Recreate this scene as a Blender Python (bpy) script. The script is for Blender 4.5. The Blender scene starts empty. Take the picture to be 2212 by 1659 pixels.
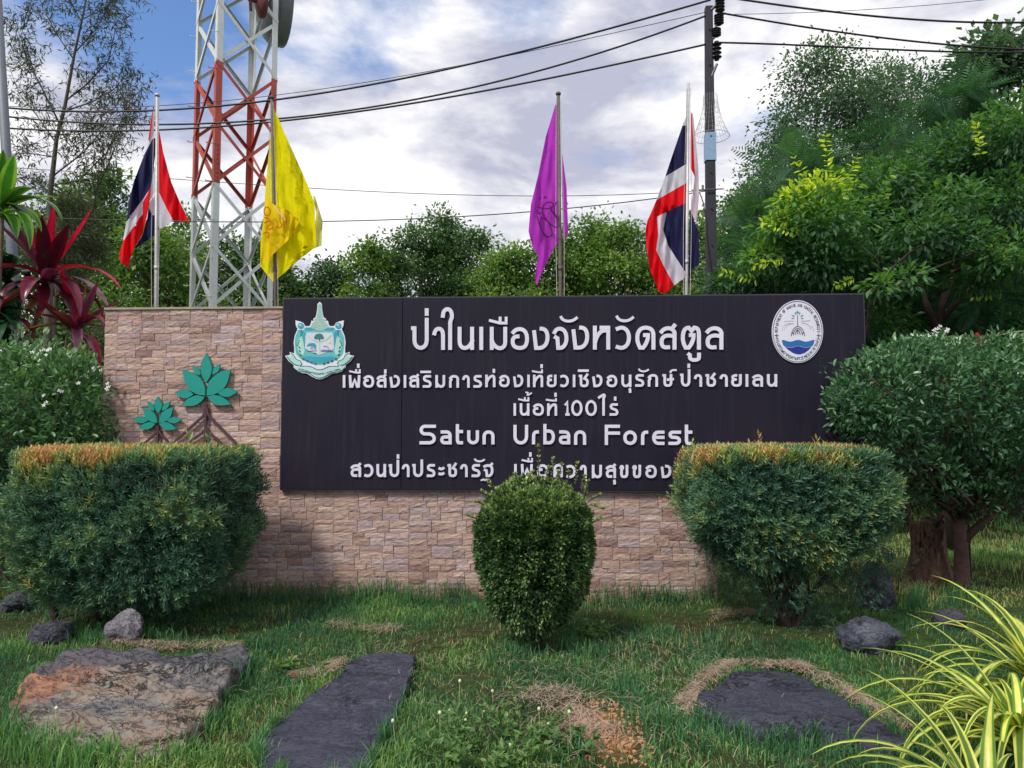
import bpy, math, random
import numpy as np
from mathutils import Vector, Matrix, noise, geometry
R = math.radians
random.seed(7); RG = np.random.default_rng(7)
scene = bpy.context.scene
COL = scene.collection

# ---------------------------------------------------------------- camera
FPX, CX, CY, EYE = 1600.0, 1106.0, 829.5, 1.6      # photograph measured on a 2212 x 1659 grid
PITCH, YAW = math.atan(95.5/1600.0), R(2.6)
cam = bpy.data.objects.new('camera', bpy.data.cameras.new('camera')); COL.objects.link(cam)
cam.data.sensor_width = 36.0; cam.data.lens = 36.0*FPX/2212.0
cam.data.clip_start = .05; cam.data.clip_end = 2000
cam.location = (0, 0, EYE); cam.rotation_euler = (R(90)+PITCH, 0, YAW)
scene.camera = cam
CR = cam.rotation_euler.to_matrix()
def ray(px, py): return CR @ Vector(((px-CX)/FPX, (CY-py)/FPX, -1))
def P(px, py, Y):                                   # point of the place on the vertical plane y = Y
    d = ray(px, py); t = Y/d.y
    return Vector((d.x*t, Y, EYE+d.z*t))
def G(px, py, z=0.0):                               # point of the place on the ground
    d = ray(px, py); t = (z-EYE)/d.z
    return Vector((d.x*t, d.y*t, z))

# ---------------------------------------------------------------- sky, sun, exposure
SUN_EL = R(50); SUN_AZ = math.atan2(-.80, -.60)     # direction towards the sun in the xy plane
sun_dir = Vector((math.cos(SUN_AZ)*math.cos(SUN_EL), math.sin(SUN_AZ)*math.cos(SUN_EL), math.sin(SUN_EL)))
sl = bpy.data.lights.new('sun', 'SUN'); sl.energy = 2.3; sl.angle = R(9); sl.color = (1, .94, .84)
sun = bpy.data.objects.new('sun', sl); COL.objects.link(sun)
sun.rotation_euler = sun_dir.to_track_quat('Z', 'Y').to_euler()
scene.view_settings.view_transform = 'Standard'; scene.view_settings.look = 'None'
scene.view_settings.exposure = 0.60; scene.view_settings.gamma = 1.0; scene.view_settings.use_curve_mapping = False

class NT:
    def __init__(s, tree): s.t = tree; s.n = tree.nodes; s.l = tree.links
    def add(s, typ, **kw):
        n = s.n.new(typ)
        for k, v in kw.items():
            if k.startswith('i_'):
                key = k[2:]; key = int(key) if key.isdigit() else key.replace('_', ' ')
                n.inputs[key].default_value = v
            else: setattr(n, k, v)
        return n
    def link(s, a, b): s.l.new(a, b)
    def math(s, op, a, b=None, c=None, clamp=False):
        n = s.n.new('ShaderNodeMath'); n.operation = op; n.use_clamp = clamp
        for i, x in enumerate((a, b, c)):
            if x is None: continue
            if isinstance(x, (int, float)): n.inputs[i].default_value = x
            else: s.l.new(x, n.inputs[i])
        return n.outputs[0]
    def ramp(s, fac, stops, interp='LINEAR'):
        n = s.n.new('ShaderNodeValToRGB'); cr = n.color_ramp; cr.interpolation = interp
        while len(cr.elements) < len(stops): cr.elements.new(.5)
        for e, (p, c) in zip(cr.elements, stops):
            e.position = p; e.color = (*c, 1) if len(c) == 3 else c
        if fac is not None: s.l.new(fac, n.inputs[0])
        return n.outputs[0]
    def mix(s, fac, a, b, blend='MIX'):
        n = s.n.new('ShaderNodeMix'); n.data_type = 'RGBA'; n.blend_type = blend
        for idx, x in ((0, fac), (6, a), (7, b)):
            if isinstance(x, (int, float)): n.inputs[idx].default_value = x
            elif isinstance(x, tuple): n.inputs[idx].default_value = (*x, 1)
            else: s.l.new(x, n.inputs[idx])
        return n.outputs[2]
    def noise(s, vec, scale, detail=4, rough=.55, dist=0):
        n = s.add('ShaderNodeTexNoise'); n.inputs['Scale'].default_value = scale
        n.inputs['Detail'].default_value = detail; n.inputs['Roughness'].default_value = rough
        n.inputs['Distortion'].default_value = dist
        if vec is not None: s.l.new(vec, n.inputs['Vector'])
        return n.outputs['Fac']

world = bpy.data.worlds.new('World'); scene.world = world; world.use_nodes = True
w = NT(world.node_tree); w.n.clear()
tc = w.add('ShaderNodeTexCoord').outputs['Generated']
sky = w.add('ShaderNodeTexSky', sky_type='NISHITA', sun_disc=False, sun_elevation=SUN_EL,
            sun_rotation=math.atan2(sun_dir.x, sun_dir.y), altitude=20, air_density=1.2, dust_density=1.0, ozone_density=2.5)
skyc = w.mix(1.0, sky.outputs[0], (.80, .95, 1.2), 'MULTIPLY')
mp = w.add('ShaderNodeMapping'); mp.inputs['Scale'].default_value = (1, 1, 2.1); w.link(tc, mp.inputs[0])
n1 = w.noise(mp.outputs[0], 3.4, 9, .58, .15)
mp2 = w.add('ShaderNodeMapping'); mp2.inputs['Location'].default_value = (3.1, 1.7, .4); mp2.inputs['Scale'].default_value = (1, 1, 2.4); w.link(tc, mp2.inputs[0])
n2 = w.noise(mp2.outputs[0], 3.9, 9, .6, .2)
def blob(px, py, k):                                # falls from 1 at a direction of the sky
    d = ray(px, py).normalized()
    vm = w.add('ShaderNodeVectorMath', operation='DOT_PRODUCT'); vn = w.add('ShaderNodeVectorMath', operation='NORMALIZE')
    w.link(tc, vn.inputs[0]); w.link(vn.outputs[0], vm.inputs[0]); vm.inputs[1].default_value = d
    return w.math('EXPONENT', w.math('MULTIPLY', w.math('SUBTRACT', vm.outputs['Value'], 1.0), k))
holes = w.math('MULTIPLY', blob(330, -30, 130), .24)
holes = w.math('ADD', holes, w.math('MULTIPLY', blob(800, 62, 330), .22))
holes = w.math('ADD', holes, w.math('MULTIPLY', blob(40, 60, 160), .10))
holes = w.math('ADD', holes, w.math('MULTIPLY', blob(1180, 5, 420), .16))
cover = w.math('SUBTRACT', w.math('ADD', n1, .145), holes)
cmask = w.ramp(cover, [(.40, (0, 0, 0)), (.58, (1, 1, 1))])
shade = w.math('SUBTRACT', n2, w.math('MULTIPLY', blob(1290, 250, 130), .17))
cloud = w.ramp(shade, [(.36, (3.5, 3.6, 4.5)), (.46, (5.3, 5.35, 5.85)), (.56, (7.5, 7.4, 7.5))])
final = w.mix(cmask, skyc, cloud)
bg = w.add('ShaderNodeBackground'); bg.inputs[1].default_value = .1; w.link(final, bg.inputs[0])
out = w.add('ShaderNodeOutputWorld'); w.link(bg.outputs[0], out.inputs[0])

# ---------------------------------------------------------------- object helpers
def setp(o, label=None, cat=None, group=None, kind=None):
    if label: o['label'] = label
    if cat: o['category'] = cat
    if group: o['group'] = group
    if kind: o['kind'] = kind
    return o
def empty(name, loc, label, cat, group=None):
    o = bpy.data.objects.new(name, None); COL.objects.link(o); o.location = loc
    o.empty_display_size = .1
    return setp(o, label, cat, group)
def link_mesh(name, me, mats=None, parent=None, loc=None):
    o = bpy.data.objects.new(name, me); COL.objects.link(o)
    if mats is not None and len(me.materials) == 0:
        for m in (mats if isinstance(mats, (list, tuple)) else [mats]): me.materials.append(m)
    if parent is not None:
        o.parent = parent
        if loc is None:                             # children are built in world coordinates
            q = parent; w_ = Vector((0, 0, 0))
            while q is not None: w_ += Vector(q.location); q = q.parent
            o.location = -w_
    if loc is not None: o.location = loc
    return o

class MB:
    def __init__(s): s.v = []; s.f = []; s.a = []; s.m = []; s.n = 0
    def add(s, V, F, tone=.5, mat=0):
        V = np.asarray(V, dtype=np.float64).reshape(-1, 3)
        if not isinstance(F, list) or (len(F) and isinstance(F[0], (tuple, list, np.ndarray)) and not isinstance(F[0], np.ndarray)):
            if isinstance(F, np.ndarray): groups = [F]
            else:
                by = {}
                for q in F: by.setdefault(len(q), []).append(q)
                groups = [np.array(x) for x in by.values()]
        else: groups = F
        for g in groups:
            if len(g): s.f.append(np.asarray(g)+s.n); s.m.append(np.full(len(g), mat))
        s.v.append(V); s.a.append(np.broadcast_to(np.asarray(tone, dtype=np.float64), (len(V),)).copy()); s.n += len(V)
        return s
    def box(s, c, d, tone=.5, mat=0, rot=None):
        c = np.array(c); h = np.array(d)/2
        V = np.array([[x, y, z] for x in (-1, 1) for y in (-1, 1) for z in (-1, 1)])*h
        if rot is not None: V = V @ np.array(rot).T
        return s.add(V+c, np.array([[0,1,3,2],[4,6,7,5],[0,4,5,1],[2,3,7,6],[0,2,6,4],[1,5,7,3]]), tone, mat)
    def tube(s, pts, rad, seg=6, tone=.5, mat=0, cap=True):
        pts = np.array([tuple(p) for p in pts], dtype=np.float64); n = len(pts)
        rad = np.broadcast_to(np.asarray(rad, dtype=np.float64), (n,))
        T = np.gradient(pts, axis=0); T /= np.linalg.norm(T, axis=1)[:, None]+1e-9
        up = np.array([0, 0, 1.0]) if abs(T[0][2]) < .9 else np.array([1.0, 0, 0])
        A = np.cross(T, up); A /= np.linalg.norm(A, axis=1)[:, None]+1e-9; B = np.cross(T, A)
        th = np.linspace(0, 2*np.pi, seg, endpoint=False)
        V = pts[:, None, :] + rad[:, None, None]*(A[:, None, :]*np.cos(th)[None, :, None]+B[:, None, :]*np.sin(th)[None, :, None])
        F = []
        i = np.arange(n-1)[:, None]*seg; j = np.arange(seg)[None, :]; k = (j+1) % seg
        Q = np.stack([i+j, i+seg+j, i+seg+k, i+k], -1).reshape(-1, 4)
        s.add(V.reshape(-1, 3), Q, tone, mat)
        if cap:
            b = s.n-n*seg
            s.f.append(np.array([[b+x for x in range(seg)]])); s.m.append(np.array([mat]))
            s.f.append(np.array([[b+(n-1)*seg+x for x in reversed(range(seg))]])); s.m.append(np.array([mat]))
        return s
    def bar(s, a, b, wd, ht, tone=.5, mat=0, side=None):       # rectangular bar between two points
        a = np.array(tuple(a)); b = np.array(tuple(b)); t = b-a; L = np.linalg.norm(t); t = t/L
        sd = np.array(side if side is not None else (0, 0, 1.0)); sd = sd-t*(sd@t); sd /= np.linalg.norm(sd)+1e-9
        q = np.cross(t, sd)
        return s.box((a+b)/2, (L, wd, ht), tone, mat, np.stack([t, sd, q], 1))
    def mesh(s, name, smooth=False):
        me = bpy.data.meshes.new(name)
        V = np.concatenate(s.v); me.vertices.add(len(V)); me.vertices.foreach_set('co', V.astype(np.float32).ravel())
        sizes = np.concatenate([np.full(len(f), f.shape[1]) for f in s.f]); loops = np.concatenate([f.ravel() for f in s.f])
        me.loops.add(len(loops)); me.loops.foreach_set('vertex_index', loops.astype(np.int32))
        me.polygons.add(len(sizes)); me.polygons.foreach_set('loop_start', np.concatenate([[0], np.cumsum(sizes)[:-1]]).astype(np.int32))
        me.polygons.foreach_set('loop_total', sizes.astype(np.int32))
        me.polygons.foreach_set('material_index', np.concatenate(s.m).astype(np.int32))
        me.polygons.foreach_set('use_smooth', np.full(len(sizes), bool(smooth)))
        at = me.attributes.new('tone', 'FLOAT', 'POINT'); at.data.foreach_set('value', np.concatenate(s.a).astype(np.float32))
        me.update(calc_edges=True); me.validate()
        return me
    def build(s, name, mats, parent=None, smooth=False):
        return link_mesh(name, s.mesh(name, smooth), mats, parent)

# ---------------------------------------------------------------- materials
def new_mat(name):
    m = bpy.data.materials.new(name); m.use_nodes = True
    t = NT(m.node_tree); t.n.clear()
    o = t.add('ShaderNodeOutputMaterial'); b = t.add('ShaderNodeBsdfPrincipled'); t.link(b.outputs[0], o.inputs[0])
    return m, t, b, o
def plain(name, col, rough=.6, metal=0, var=.25, scale=30, bump=0, spec=.5, obj=True):
    m, t, b, o = new_mat(name)
    v = t.add('ShaderNodeTexCoord').outputs['Object']
    f = t.noise(v, scale, 5, .6)
    f2 = t.noise(v, scale/7, 3, .6)
    k = t.math('ADD', t.math('MULTIPLY', f, .5), t.math('MULTIPLY', f2, .5))
    c = t.ramp(k, [(.3, tuple(x*(1-var) for x in col)), (.7, tuple(min(1, x*(1+var)) for x in col))])
    t.link(c, b.inputs['Base Color']); b.inputs['Roughness'].default_value = rough
    b.inputs['Metallic'].default_value = metal; b.inputs['Specular IOR Level'].default_value = spec
    if bump:
        bn = t.add('ShaderNodeBump'); bn.inputs['Strength'].default_value = bump; bn.inputs['Distance'].default_value = .01
        t.link(f, bn.inputs['Height']); t.link(bn.outputs[0], b.inputs['Normal'])
    return m
def foliage(name, stops, rough=.5, trans=.35, spec=.4, tcol=(1.25, 1.35, .6)):
    m, t, b, o = new_mat(name)
    at = t.add('ShaderNodeAttribute', attribute_name='tone').outputs['Fac']
    c = t.ramp(at, stops); t.link(c, b.inputs['Base Color'])
    b.inputs['Roughness'].default_value = rough; b.inputs['Specular IOR Level'].default_value = spec
    tr = t.add('ShaderNodeBsdfTranslucent'); t.link(t.mix(1.0, c, tcol, 'MULTIPLY'), tr.inputs[0])
    mx = t.add('ShaderNodeMixShader'); mx.inputs[0].default_value = trans
    t.link(b.outputs[0], mx.inputs[1]); t.link(tr.outputs[0], mx.inputs[2]); t.link(mx.outputs[0], o.inputs[0])
    return m
def cloth(name, col, trans=.35):
    m, t, b, o = new_mat(name)
    v = t.add('ShaderNodeTexCoord').outputs['Object']
    f = t.noise(v, 9, 4, .6); c = t.ramp(f, [(.3, tuple(x*.88 for x in col)), (.7, tuple(min(1, x*1.08) for x in col))])
    t.link(c, b.inputs['Base Color']); b.inputs['Roughness'].default_value = .75; b.inputs['Specular IOR Level'].default_value = .2
    tr = t.add('ShaderNodeBsdfTranslucent'); t.link(c, tr.inputs[0])
    mx = t.add('ShaderNodeMixShader'); mx.inputs[0].default_value = trans
    t.link(b.outputs[0], mx.inputs[1]); t.link(tr.outputs[0], mx.inputs[2]); t.link(mx.outputs[0], o.inputs[0])
    wv = t.add('ShaderNodeTexWave'); wv.inputs['Scale'].default_value = 3.5; wv.inputs['Distortion'].default_value = 3; t.link(v, wv.inputs[0])
    bn = t.add('ShaderNodeBump'); bn.inputs['Strength'].default_value = .3; bn.inputs['Distance'].default_value = .02
    t.link(wv.outputs['Fac'], bn.inputs['Height']); t.link(bn.outputs[0], b.inputs['Normal']); t.link(bn.outputs[0], tr.inputs['Normal'])
    return m
bark = plain('bark', (.09, .065, .05), .85, var=.5, scale=25, bump=.8, spec=.2)
bark_red = plain('bark_reddish', (.085, .05, .042), .85, var=.5, scale=25, bump=.8, spec=.2)
bark_pale = plain('bark_pale', (.16, .125, .10), .85, var=.4, scale=20, bump=.6, spec=.2)

# ---------------------------------------------------------------- terrain
def gh(x, y):                                       # height of the ground
    x = np.asarray(x, dtype=float); y = np.asarray(y, dtype=float)
    h = .018*np.sin(x*2.1+1)*np.sin(y*1.7)+.012*np.sin(x*4.7+y*3.1)+.008*np.sin(x*9+2*y)
    h = h+.05*np.exp(-((x-.25)**2/.5+(y-3.6)**2/.5))
    h = h*np.exp(-(np.clip(np.hypot(x, y-6)-14, 0, None)/8)**2)
    return h
xs = np.concatenate([-np.geomspace(900, 8.2, 22), np.linspace(-8, 8, 161), np.geomspace(8.2, 900, 22)])
ys = np.concatenate([-np.geomspace(900, 2.2, 22), np.linspace(-2, 14, 161), np.geomspace(14.2, 900, 24)])
XX, YY = np.meshgrid(xs, ys); nx, ny = len(xs), len(ys)
V = np.stack([XX, YY, gh(XX, YY)], -1).reshape(-1, 3)
i = np.arange(ny-1)[:, None]*nx+np.arange(nx-1)[None, :]
gm, t, b, o = new_mat('soil_and_thatch')
v = t.add('ShaderNodeTexCoord').outputs['Object']
f = t.noise(v, 14, 6, .65); f2 = t.noise(v, 1.3, 4, .6)
c = t.ramp(f, [(.25, (.016, .020, .010)), (.5, (.05, .055, .022)), (.75, (.13, .10, .06))])
c2 = t.ramp(f, [(.3, (.02, .05, .012)), (.7, (.06, .12, .025))])
c = t.mix(t.ramp(f2, [(.42, (0, 0, 0)), (.6, (1, 1, 1))]), c, c2)
sp = G(1310, 1600)
vd = t.add('ShaderNodeVectorMath', operation='SUBTRACT'); t.link(v, vd.inputs[0]); vd.inputs[1].default_value = (sp.x, sp.y, 0)
vs = t.add('ShaderNodeVectorMath', operation='MULTIPLY'); t.link(vd.outputs[0], vs.inputs[0]); vs.inputs[1].default_value = (4.8, 2.2, 1)
vl = t.add('ShaderNodeVectorMath', operation='LENGTH'); t.link(vs.outputs[0], vl.inputs[0])
pm = t.math('ADD', vl.outputs['Value'], t.math('MULTIPLY', t.noise(v, 9, 5, .7), 1.1))
pm = t.ramp(pm, [(1.0/2, (1, 1, 1)), (1.35/2, (0, 0, 0))])
pm.node.inputs[0].default_value = 0
sc_ = t.math('MULTIPLY', t.math('ADD', vl.outputs['Value'], t.math('MULTIPLY', t.noise(v, 9, 5, .7), 1.1)), .5)
t.link(sc_, pm.node.inputs[0])
oc = t.ramp(t.noise(v, 30, 5, .7), [(.3, (.13, .055, .025)), (.5, (.33, .15, .06)), (.72, (.45, .27, .15))])
c = t.mix(pm, c, oc)
t.link(c, b.inputs['Base Color']); b.inputs['Roughness'].default_value = .95; b.inputs['Specular IOR Level'].default_value = .15
bn = t.add('ShaderNodeBump'); bn.inputs['Strength'].default_value = 1; bn.inputs['Distance'].default_value = .03
t.link(t.noise(v, 45, 6, .7), bn.inputs['Height']); t.link(bn.outputs[0], b.inputs['Normal'])
setp(MB().add(V, np.stack([i, i+1, i+nx+1, i+nx], -1).reshape(-1, 4)).build('ground', gm, smooth=True), kind='structure')

# ---------------------------------------------------------------- flat shapes and pen strokes on upright surfaces
def sample_path(d, n=9):
    toks = d.replace('M', ' M ').replace('L', ' L ').replace('C', ' C ').split(); i = 0; out = []; cur = None; cmd = None
    while i < len(toks):
        if toks[i] in 'MLC': cmd = toks[i]; i += 1
        if cmd == 'M': cur = [(float(toks[i]), float(toks[i+1]))]; out.append(cur); i += 2; cmd = 'L'
        elif cmd == 'L': cur.append((float(toks[i]), float(toks[i+1]))); i += 2
        else:
            a = cur[-1]; q = [float(x) for x in toks[i:i+6]]; i += 6
            for k in range(1, n+1):
                u = k/n; p = [(1-u)**3*a[j]+3*u*(1-u)**2*q[j]+3*u*u*(1-u)*q[2+j]+u**3*q[4+j] for j in (0, 1)]
                cur.append(tuple(p))
    return out
def ribbon(mb, pts, pen, Y, th, cap=True, mat=0, fmap=None):
    """one pen stroke given in photo units, laid on the upright plane y = Y and th thick"""
    p = [np.array(q, dtype=float) for q in pts]
    p = [q for k, q in enumerate(p) if k == 0 or np.linalg.norm(q-p[k-1]) > 1e-3]
    if len(p) < 2: return
    if cap:
        d0 = (p[0]-p[1]); p[0] = p[0]+d0/np.linalg.norm(d0)*pen/2
        d1 = (p[-1]-p[-2]); p[-1] = p[-1]+d1/np.linalg.norm(d1)*pen/2
    L, Rr = [], []
    for k in range(len(p)):
        a = p[k]-p[k-1] if k else p[1]-p[0]; c = p[k+1]-p[k] if k < len(p)-1 else p[k]-p[k-1]
        a = a/np.linalg.norm(a); c = c/np.linalg.norm(c); t_ = a+c
        if np.linalg.norm(t_) < .3: t_ = a
        t_ = t_/np.linalg.norm(t_); nrm = np.array([-t_[1], t_[0]]); m = min(1/max(.35, abs(nrm@np.array([-a[1], a[0]]))), 1.5)
        L.append(p[k]+nrm*pen/2*m); Rr.append(p[k]-nrm*pen/2*m)
    n = len(p); V = []
    for yy in (Y-th, Y):
        for j_, q in enumerate(L+Rr):              # the front face slopes by under a millimetre so that crossings never coincide
            V.append(P(q[0], q[1], yy-(.0009*(j_ % n)/n if yy < Y else 0)))
    if fmap is None:
        for k in range(2*n): V[2*n+k] = Vector((V[k].x, Y, V[k].z))
    F = []
    for k in range(n-1):
        F += [(k, k+1, n+k+1, n+k), (2*n+k+1, 2*n+k, 3*n+k, 3*n+k+1), (k, 2*n+k, 2*n+k+1, k+1), (n+k+1, 3*n+k+1, 3*n+k, n+k)]
    F += [(0, n, 3*n, 2*n), (n-1, 3*n-1, 4*n-1, 2*n-1)]
    mb.add([tuple(v) for v in V], F, .5, mat)
def slab(mb, pts, Y, th, mat=0, tone=.5):
    """filled outline given in photo units, standing on the upright plane y = Y and th thick"""
    n = len(pts); A = [P(x, y, Y-th) for x, y in pts]
    tri = geometry.tessellate_polygon([[Vector((v.x, v.z, 0)) for v in A]])
    V = [tuple(v) for v in A]+[(v.x, Y, v.z) for v in A]
    F = [tuple(q) for q in tri]+[(k, (k+1) % n, n+(k+1) % n, n+k) for k in range(n)]
    mb.add(V, F, tone, mat)
YW = 7.0                                            # front of the wall
YB = YW-.052                                        # front of the sign board
# ================================================================ stone wall
def stone_mat(name, per_object):
    m, t, b, o = new_mat(name)
    v = t.add('ShaderNodeTexCoord').outputs['Object']
    if per_object: r = t.add('ShaderNodeObjectInfo').outputs['Random']
    else: r = t.add('ShaderNodeAttribute', attribute_name='tone').outputs['Fac']
    geo = t.add('ShaderNodeNewGeometry').outputs['Position']
    base = t.ramp(r, [(0, (.29, .185, .165)), (.12, (.44, .315, .275)), (.28, (.37, .255, .24)), (.42, (.48, .375, .365)), (.55, (.43, .285, .25)),
                      (.68, (.50, .385, .33)), (.8, (.33, .25, .265)), (.9, (.44, .365, .39)), (1, (.25, .155, .145))])
    mp_ = t.add('ShaderNodeMapping'); mp_.inputs['Scale'].default_value = (1, 1, 2.6); t.link(geo, mp_.inputs[0])
    f = t.noise(mp_.outputs[0], 22, 6, .65, .6); f3 = t.noise(geo, 3, 4, .6)
    c = t.mix(1.0, base, t.ramp(f, [(.28, (.62, .58, .56)), (.5, (1, 1, 1)), (.75, (1.22, 1.2, 1.16))]), 'MULTIPLY')
    c = t.mix(1.0, c, t.ramp(f3, [(.3, (.84, .8, .8)), (.7, (1.12, 1.1, 1.06))]), 'MULTIPLY')
    sx = t.add('ShaderNodeSeparateXYZ'); t.link(geo, sx.inputs[0])       # splash dirt near the ground
    g_ = t.ramp(t.math('ADD', sx.outputs[2], t.math('MULTIPLY', f3, .25)), [(.1, (.55, .55, .5)), (.34, (1, 1, 1))])
    c = t.mix(1.0, c, g_, 'MULTIPLY')
    t.link(c, b.inputs['Base Color']); b.inputs['Roughness'].default_value = .7; b.inputs['Specular IOR Level'].default_value = .35
    bn = t.add('ShaderNodeBump'); bn.inputs['Strength'].default_value = .9; bn.inputs['Distance'].default_value = .012
    t.link(f, bn.inputs['Height']); t.link(bn.outputs[0], b.inputs['Normal'])
    return m
M_stone = stone_mat('wall_stone', True); M_stone_s = stone_mat('wall_stone_small', False)
M_mortar = plain('mortar', (.26, .205, .18), .9, var=.25, scale=40, bump=.4)
wl = P(232, 668, YW); wr = P(1550, 1275, YW); WTOP = wl.z; WX0 = wl.x-.02; WX1 = wr.x
bl = P(607, 1057, YB); BX0 = P(609, 850, YB).x; BX1 = P(1870, 800, YB).x; BZ0 = P(1100, 1059, YB).z; BZ1 = P(1100, 642, YB).z
wall = empty('stone_wall', (WX0, YW, 0), 'long low wall faced with tan and pinkish split stone cladding behind the dark sign board', 'wall')
core = MB().box(((WX0+WX1)/2, YW+.135, WTOP/2-.1), (WX1-WX0-.012, .23, WTOP+.18), .5)
core.build('backing', M_mortar, wall)
capm = MB().box(((WX0+WX1)/2, YW+.12, WTOP+.004), (WX1-WX0+.01, .27, .02)); capm.build('coping', plain('wall_top', (.33, .27, .24), .85, bump=.4), wall)
TW, TH = .722, .358
def split_tile(rng):
    out = []
    def rec(x, y, w_, h_):
        if (w_ < .24 and h_ < .095) or (w_*h_ < .013 and rng.random() < .5) or w_ < .11 and h_ < .13:
            out.append((x, y, w_, h_)); return
        if w_ > h_*2.6 or h_ < .06:
            if w_ < .17: out.append((x, y, w_, h_)); return
            k = w_*rng.uniform(.35, .65); rec(x, y, k, h_); rec(x+k, y, w_-k, h_)
        else:
            if h_ < .06: out.append((x, y, w_, h_)); return
            k = h_*rng.uniform(.36, .64); rec(x, y, w_, k); rec(x, y+k, w_, h_-k)
    for r_, hh in enumerate((.118, .122, .118)):
        k = rng.uniform(.25, .45)*TW; rec(0, .118*r_+.004*(r_ > 1), k, hh); rec(k, .118*r_+.004*(r_ > 1), TW-k, hh)
    return out
layouts = [split_tile(random.Random(s)) for s in (3, 8, 21)]
def stone_mesh(seed):
    """unit stone: front face broken into facets, edges drawn back into the joint"""
    rg = random.Random(seed); nx_, nz_ = 4, 3; V = []; F = []
    ax, az = rg.uniform(-.25, .25), rg.uniform(-.3, .3)
    for k in range(nz_+1):
        for j in range(nx_+1):
            x = j/nx_-.5; z = k/nz_-.5; e = j in (0, nx_) or k in (0, nz_)
            if not e: x += rg.uniform(-.06, .06); z += rg.uniform(-.08, .08)
            d = .5+ax*x+az*z+(rg.uniform(-.18, .18) if not e else rg.uniform(-.32, -.08))
            V.append((x*(.985 if e else 1), -d, z*(.97 if e else 1)))
    w_ = nx_+1
    for k in range(nz_):
        for j in range(nx_): F.append((k*w_+j, k*w_+j+1, (k+1)*w_+j+1, (k+1)*w_+j))
    rim = [j for j in range(w_)]+[k*w_+nx_ for k in range(1, nz_+1)]+[nz_*w_+j for j in range(nx_-1, -1, -1)]+[k*w_ for k in range(nz_-1, 0, -1)]
    b0 = len(V)
    for q in rim: V.append((V[q][0], 1.0, V[q][2]))
    for k in range(len(rim)):
        k2 = (k+1) % len(rim); F.append((rim[k], b0+k, b0+k2, rim[k2]))
    return V, F
SV = [stone_mesh(s) for s in range(10)]
stone_me = [MB().add(v_, f_).mesh('stone') for v_, f_ in SV]
for me in stone_me: me.materials.append(M_stone)
cands = []
cols = int((WX1-WX0)/TW)+2; rows = int(WTOP/TH)+2
for cxi in range(cols):
    for rz in range(rows):
        x0 = WX1-.72*(cxi+1)+.01; z0 = WTOP-TH*(rz+1)
        lay = layouts[(cxi*2+rz*3) % 3]; flip = (cxi+rz) % 2
        for (x, z, w_, h_) in lay:
            if flip: x, z = TW-x-w_, TH-z-h_
            ax, bx = max(x0+x+.0015, WX0), min(x0+x+w_-.0005, WX1); az, bz = max(z0+z, -.05), min(z0+z+h_, WTOP-.008)
            if bx-ax < .012 or bz-az < .012: continue
            if ax > BX0+.06 and az > BZ0+.06: continue            # behind the board
            cands.append((ax, az, bx-ax, bz-az))
def seen_score(s_):
    x, z, w_, h_ = s_; k = w_*h_
    hl = P(545, 970, YW)
    if x < hl.x-.15 and z < hl.z-.1: k *= .1
    b1, b2 = P(1030, 1100, YW), P(1275, 1100, YW)
    if b1.x < x < b2.x and z < BZ0-.1: k *= .1
    b3 = P(1480, 1100, YW)
    if x > b3.x: k *= .4
    if z < .1: k *= .3
    return k
cands.sort(key=seen_score, reverse=True)
rest = MB(); rs = random.Random(5)
for n_, (x, z, w_, h_) in enumerate(cands):
    k = rs.randrange(10); th = rs.uniform(.009, .019); y = YW+.012-th*.3
    fx = rs.choice((-1, 1)); fz = rs.choice((-1, 1))
    if n_ < 296:
        o = bpy.data.objects.new('stone', stone_me[k]); COL.objects.link(o); o.parent = wall
        o.location = Vector((x+w_/2, y, z+h_/2))-wall.location; o.scale = (w_, th, h_)
        if fx < 0: o.rotation_euler = (0, math.pi, 0)
    else:
        V = np.array(SV[k][0]); V = V*np.array([w_, th, h_])+np.array([x+w_/2, y, z+h_/2])
        rest.add(V, SV[k][1], rs.random())
setp(rest.build('remaining_stones', M_stone_s, wall), kind='stuff')

# ================================================================ sign board with raised letters
def board_mat():
    m, t, b, o = new_mat('board_paint')
    v = t.add('ShaderNodeTexCoord').outputs['Object']
    f = t.noise(v, 1.6, 5, .6); f2 = t.noise(v, 40, 4, .7)
    c = t.ramp(f, [(.3, (.0100, .0082, .019)), (.55, (.0120, .0102, .023)), (.75, (.017, .0125, .022))])
    c = t.mix(t.ramp(f2, [(.68, (0, 0, 0)), (.8, (.35, .35, .35))]), c, (.10, .09, .11))
    ms = t.add('ShaderNodeMapping'); ms.inputs['Scale'].default_value = (14, 1, .7); t.link(v, ms.inputs[0])           # rain streaks and dust
    stk = t.noise(ms.outputs[0], 1.6, 5, .6); c = t.mix(t.ramp(stk, [(.52, (0, 0, 0)), (.75, (.5, .5, .5))]), c, (.030, .027, .042))
    t.link(c, b.inputs['Base Color']); t.link(t.ramp(f, [(.35, (.45,)*3), (.65, (.7,)*3)]), b.inputs['Roughness']); b.inputs['Specular IOR Level'].default_value = .2
    return m
M_board = board_mat()
M_let = plain('letter_metal', (.64, .62, .76), .5, .0, var=.12, scale=14)
board = empty('sign_board', (BX0, YB, BZ0), 'wide dark navy sign board with raised pale Thai and English lettering on the stone wall', 'sign')
SEAM = P(868, 850, YB).x
def brd(x0, x1, name):
    m = MB().box(((x0+x1)/2, YB+.022, (BZ0+BZ1)/2), (x1-x0, .044, BZ1-BZ0)); o = m.build(name, M_board, board)
    bv = o.modifiers.new('bevel', 'BEVEL'); bv.width = .003; bv.segments = 1
brd(BX0, SEAM-.0015, 'panel'); brd(SEAM+.0015, BX1, 'panel')
fr = MB()
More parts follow.
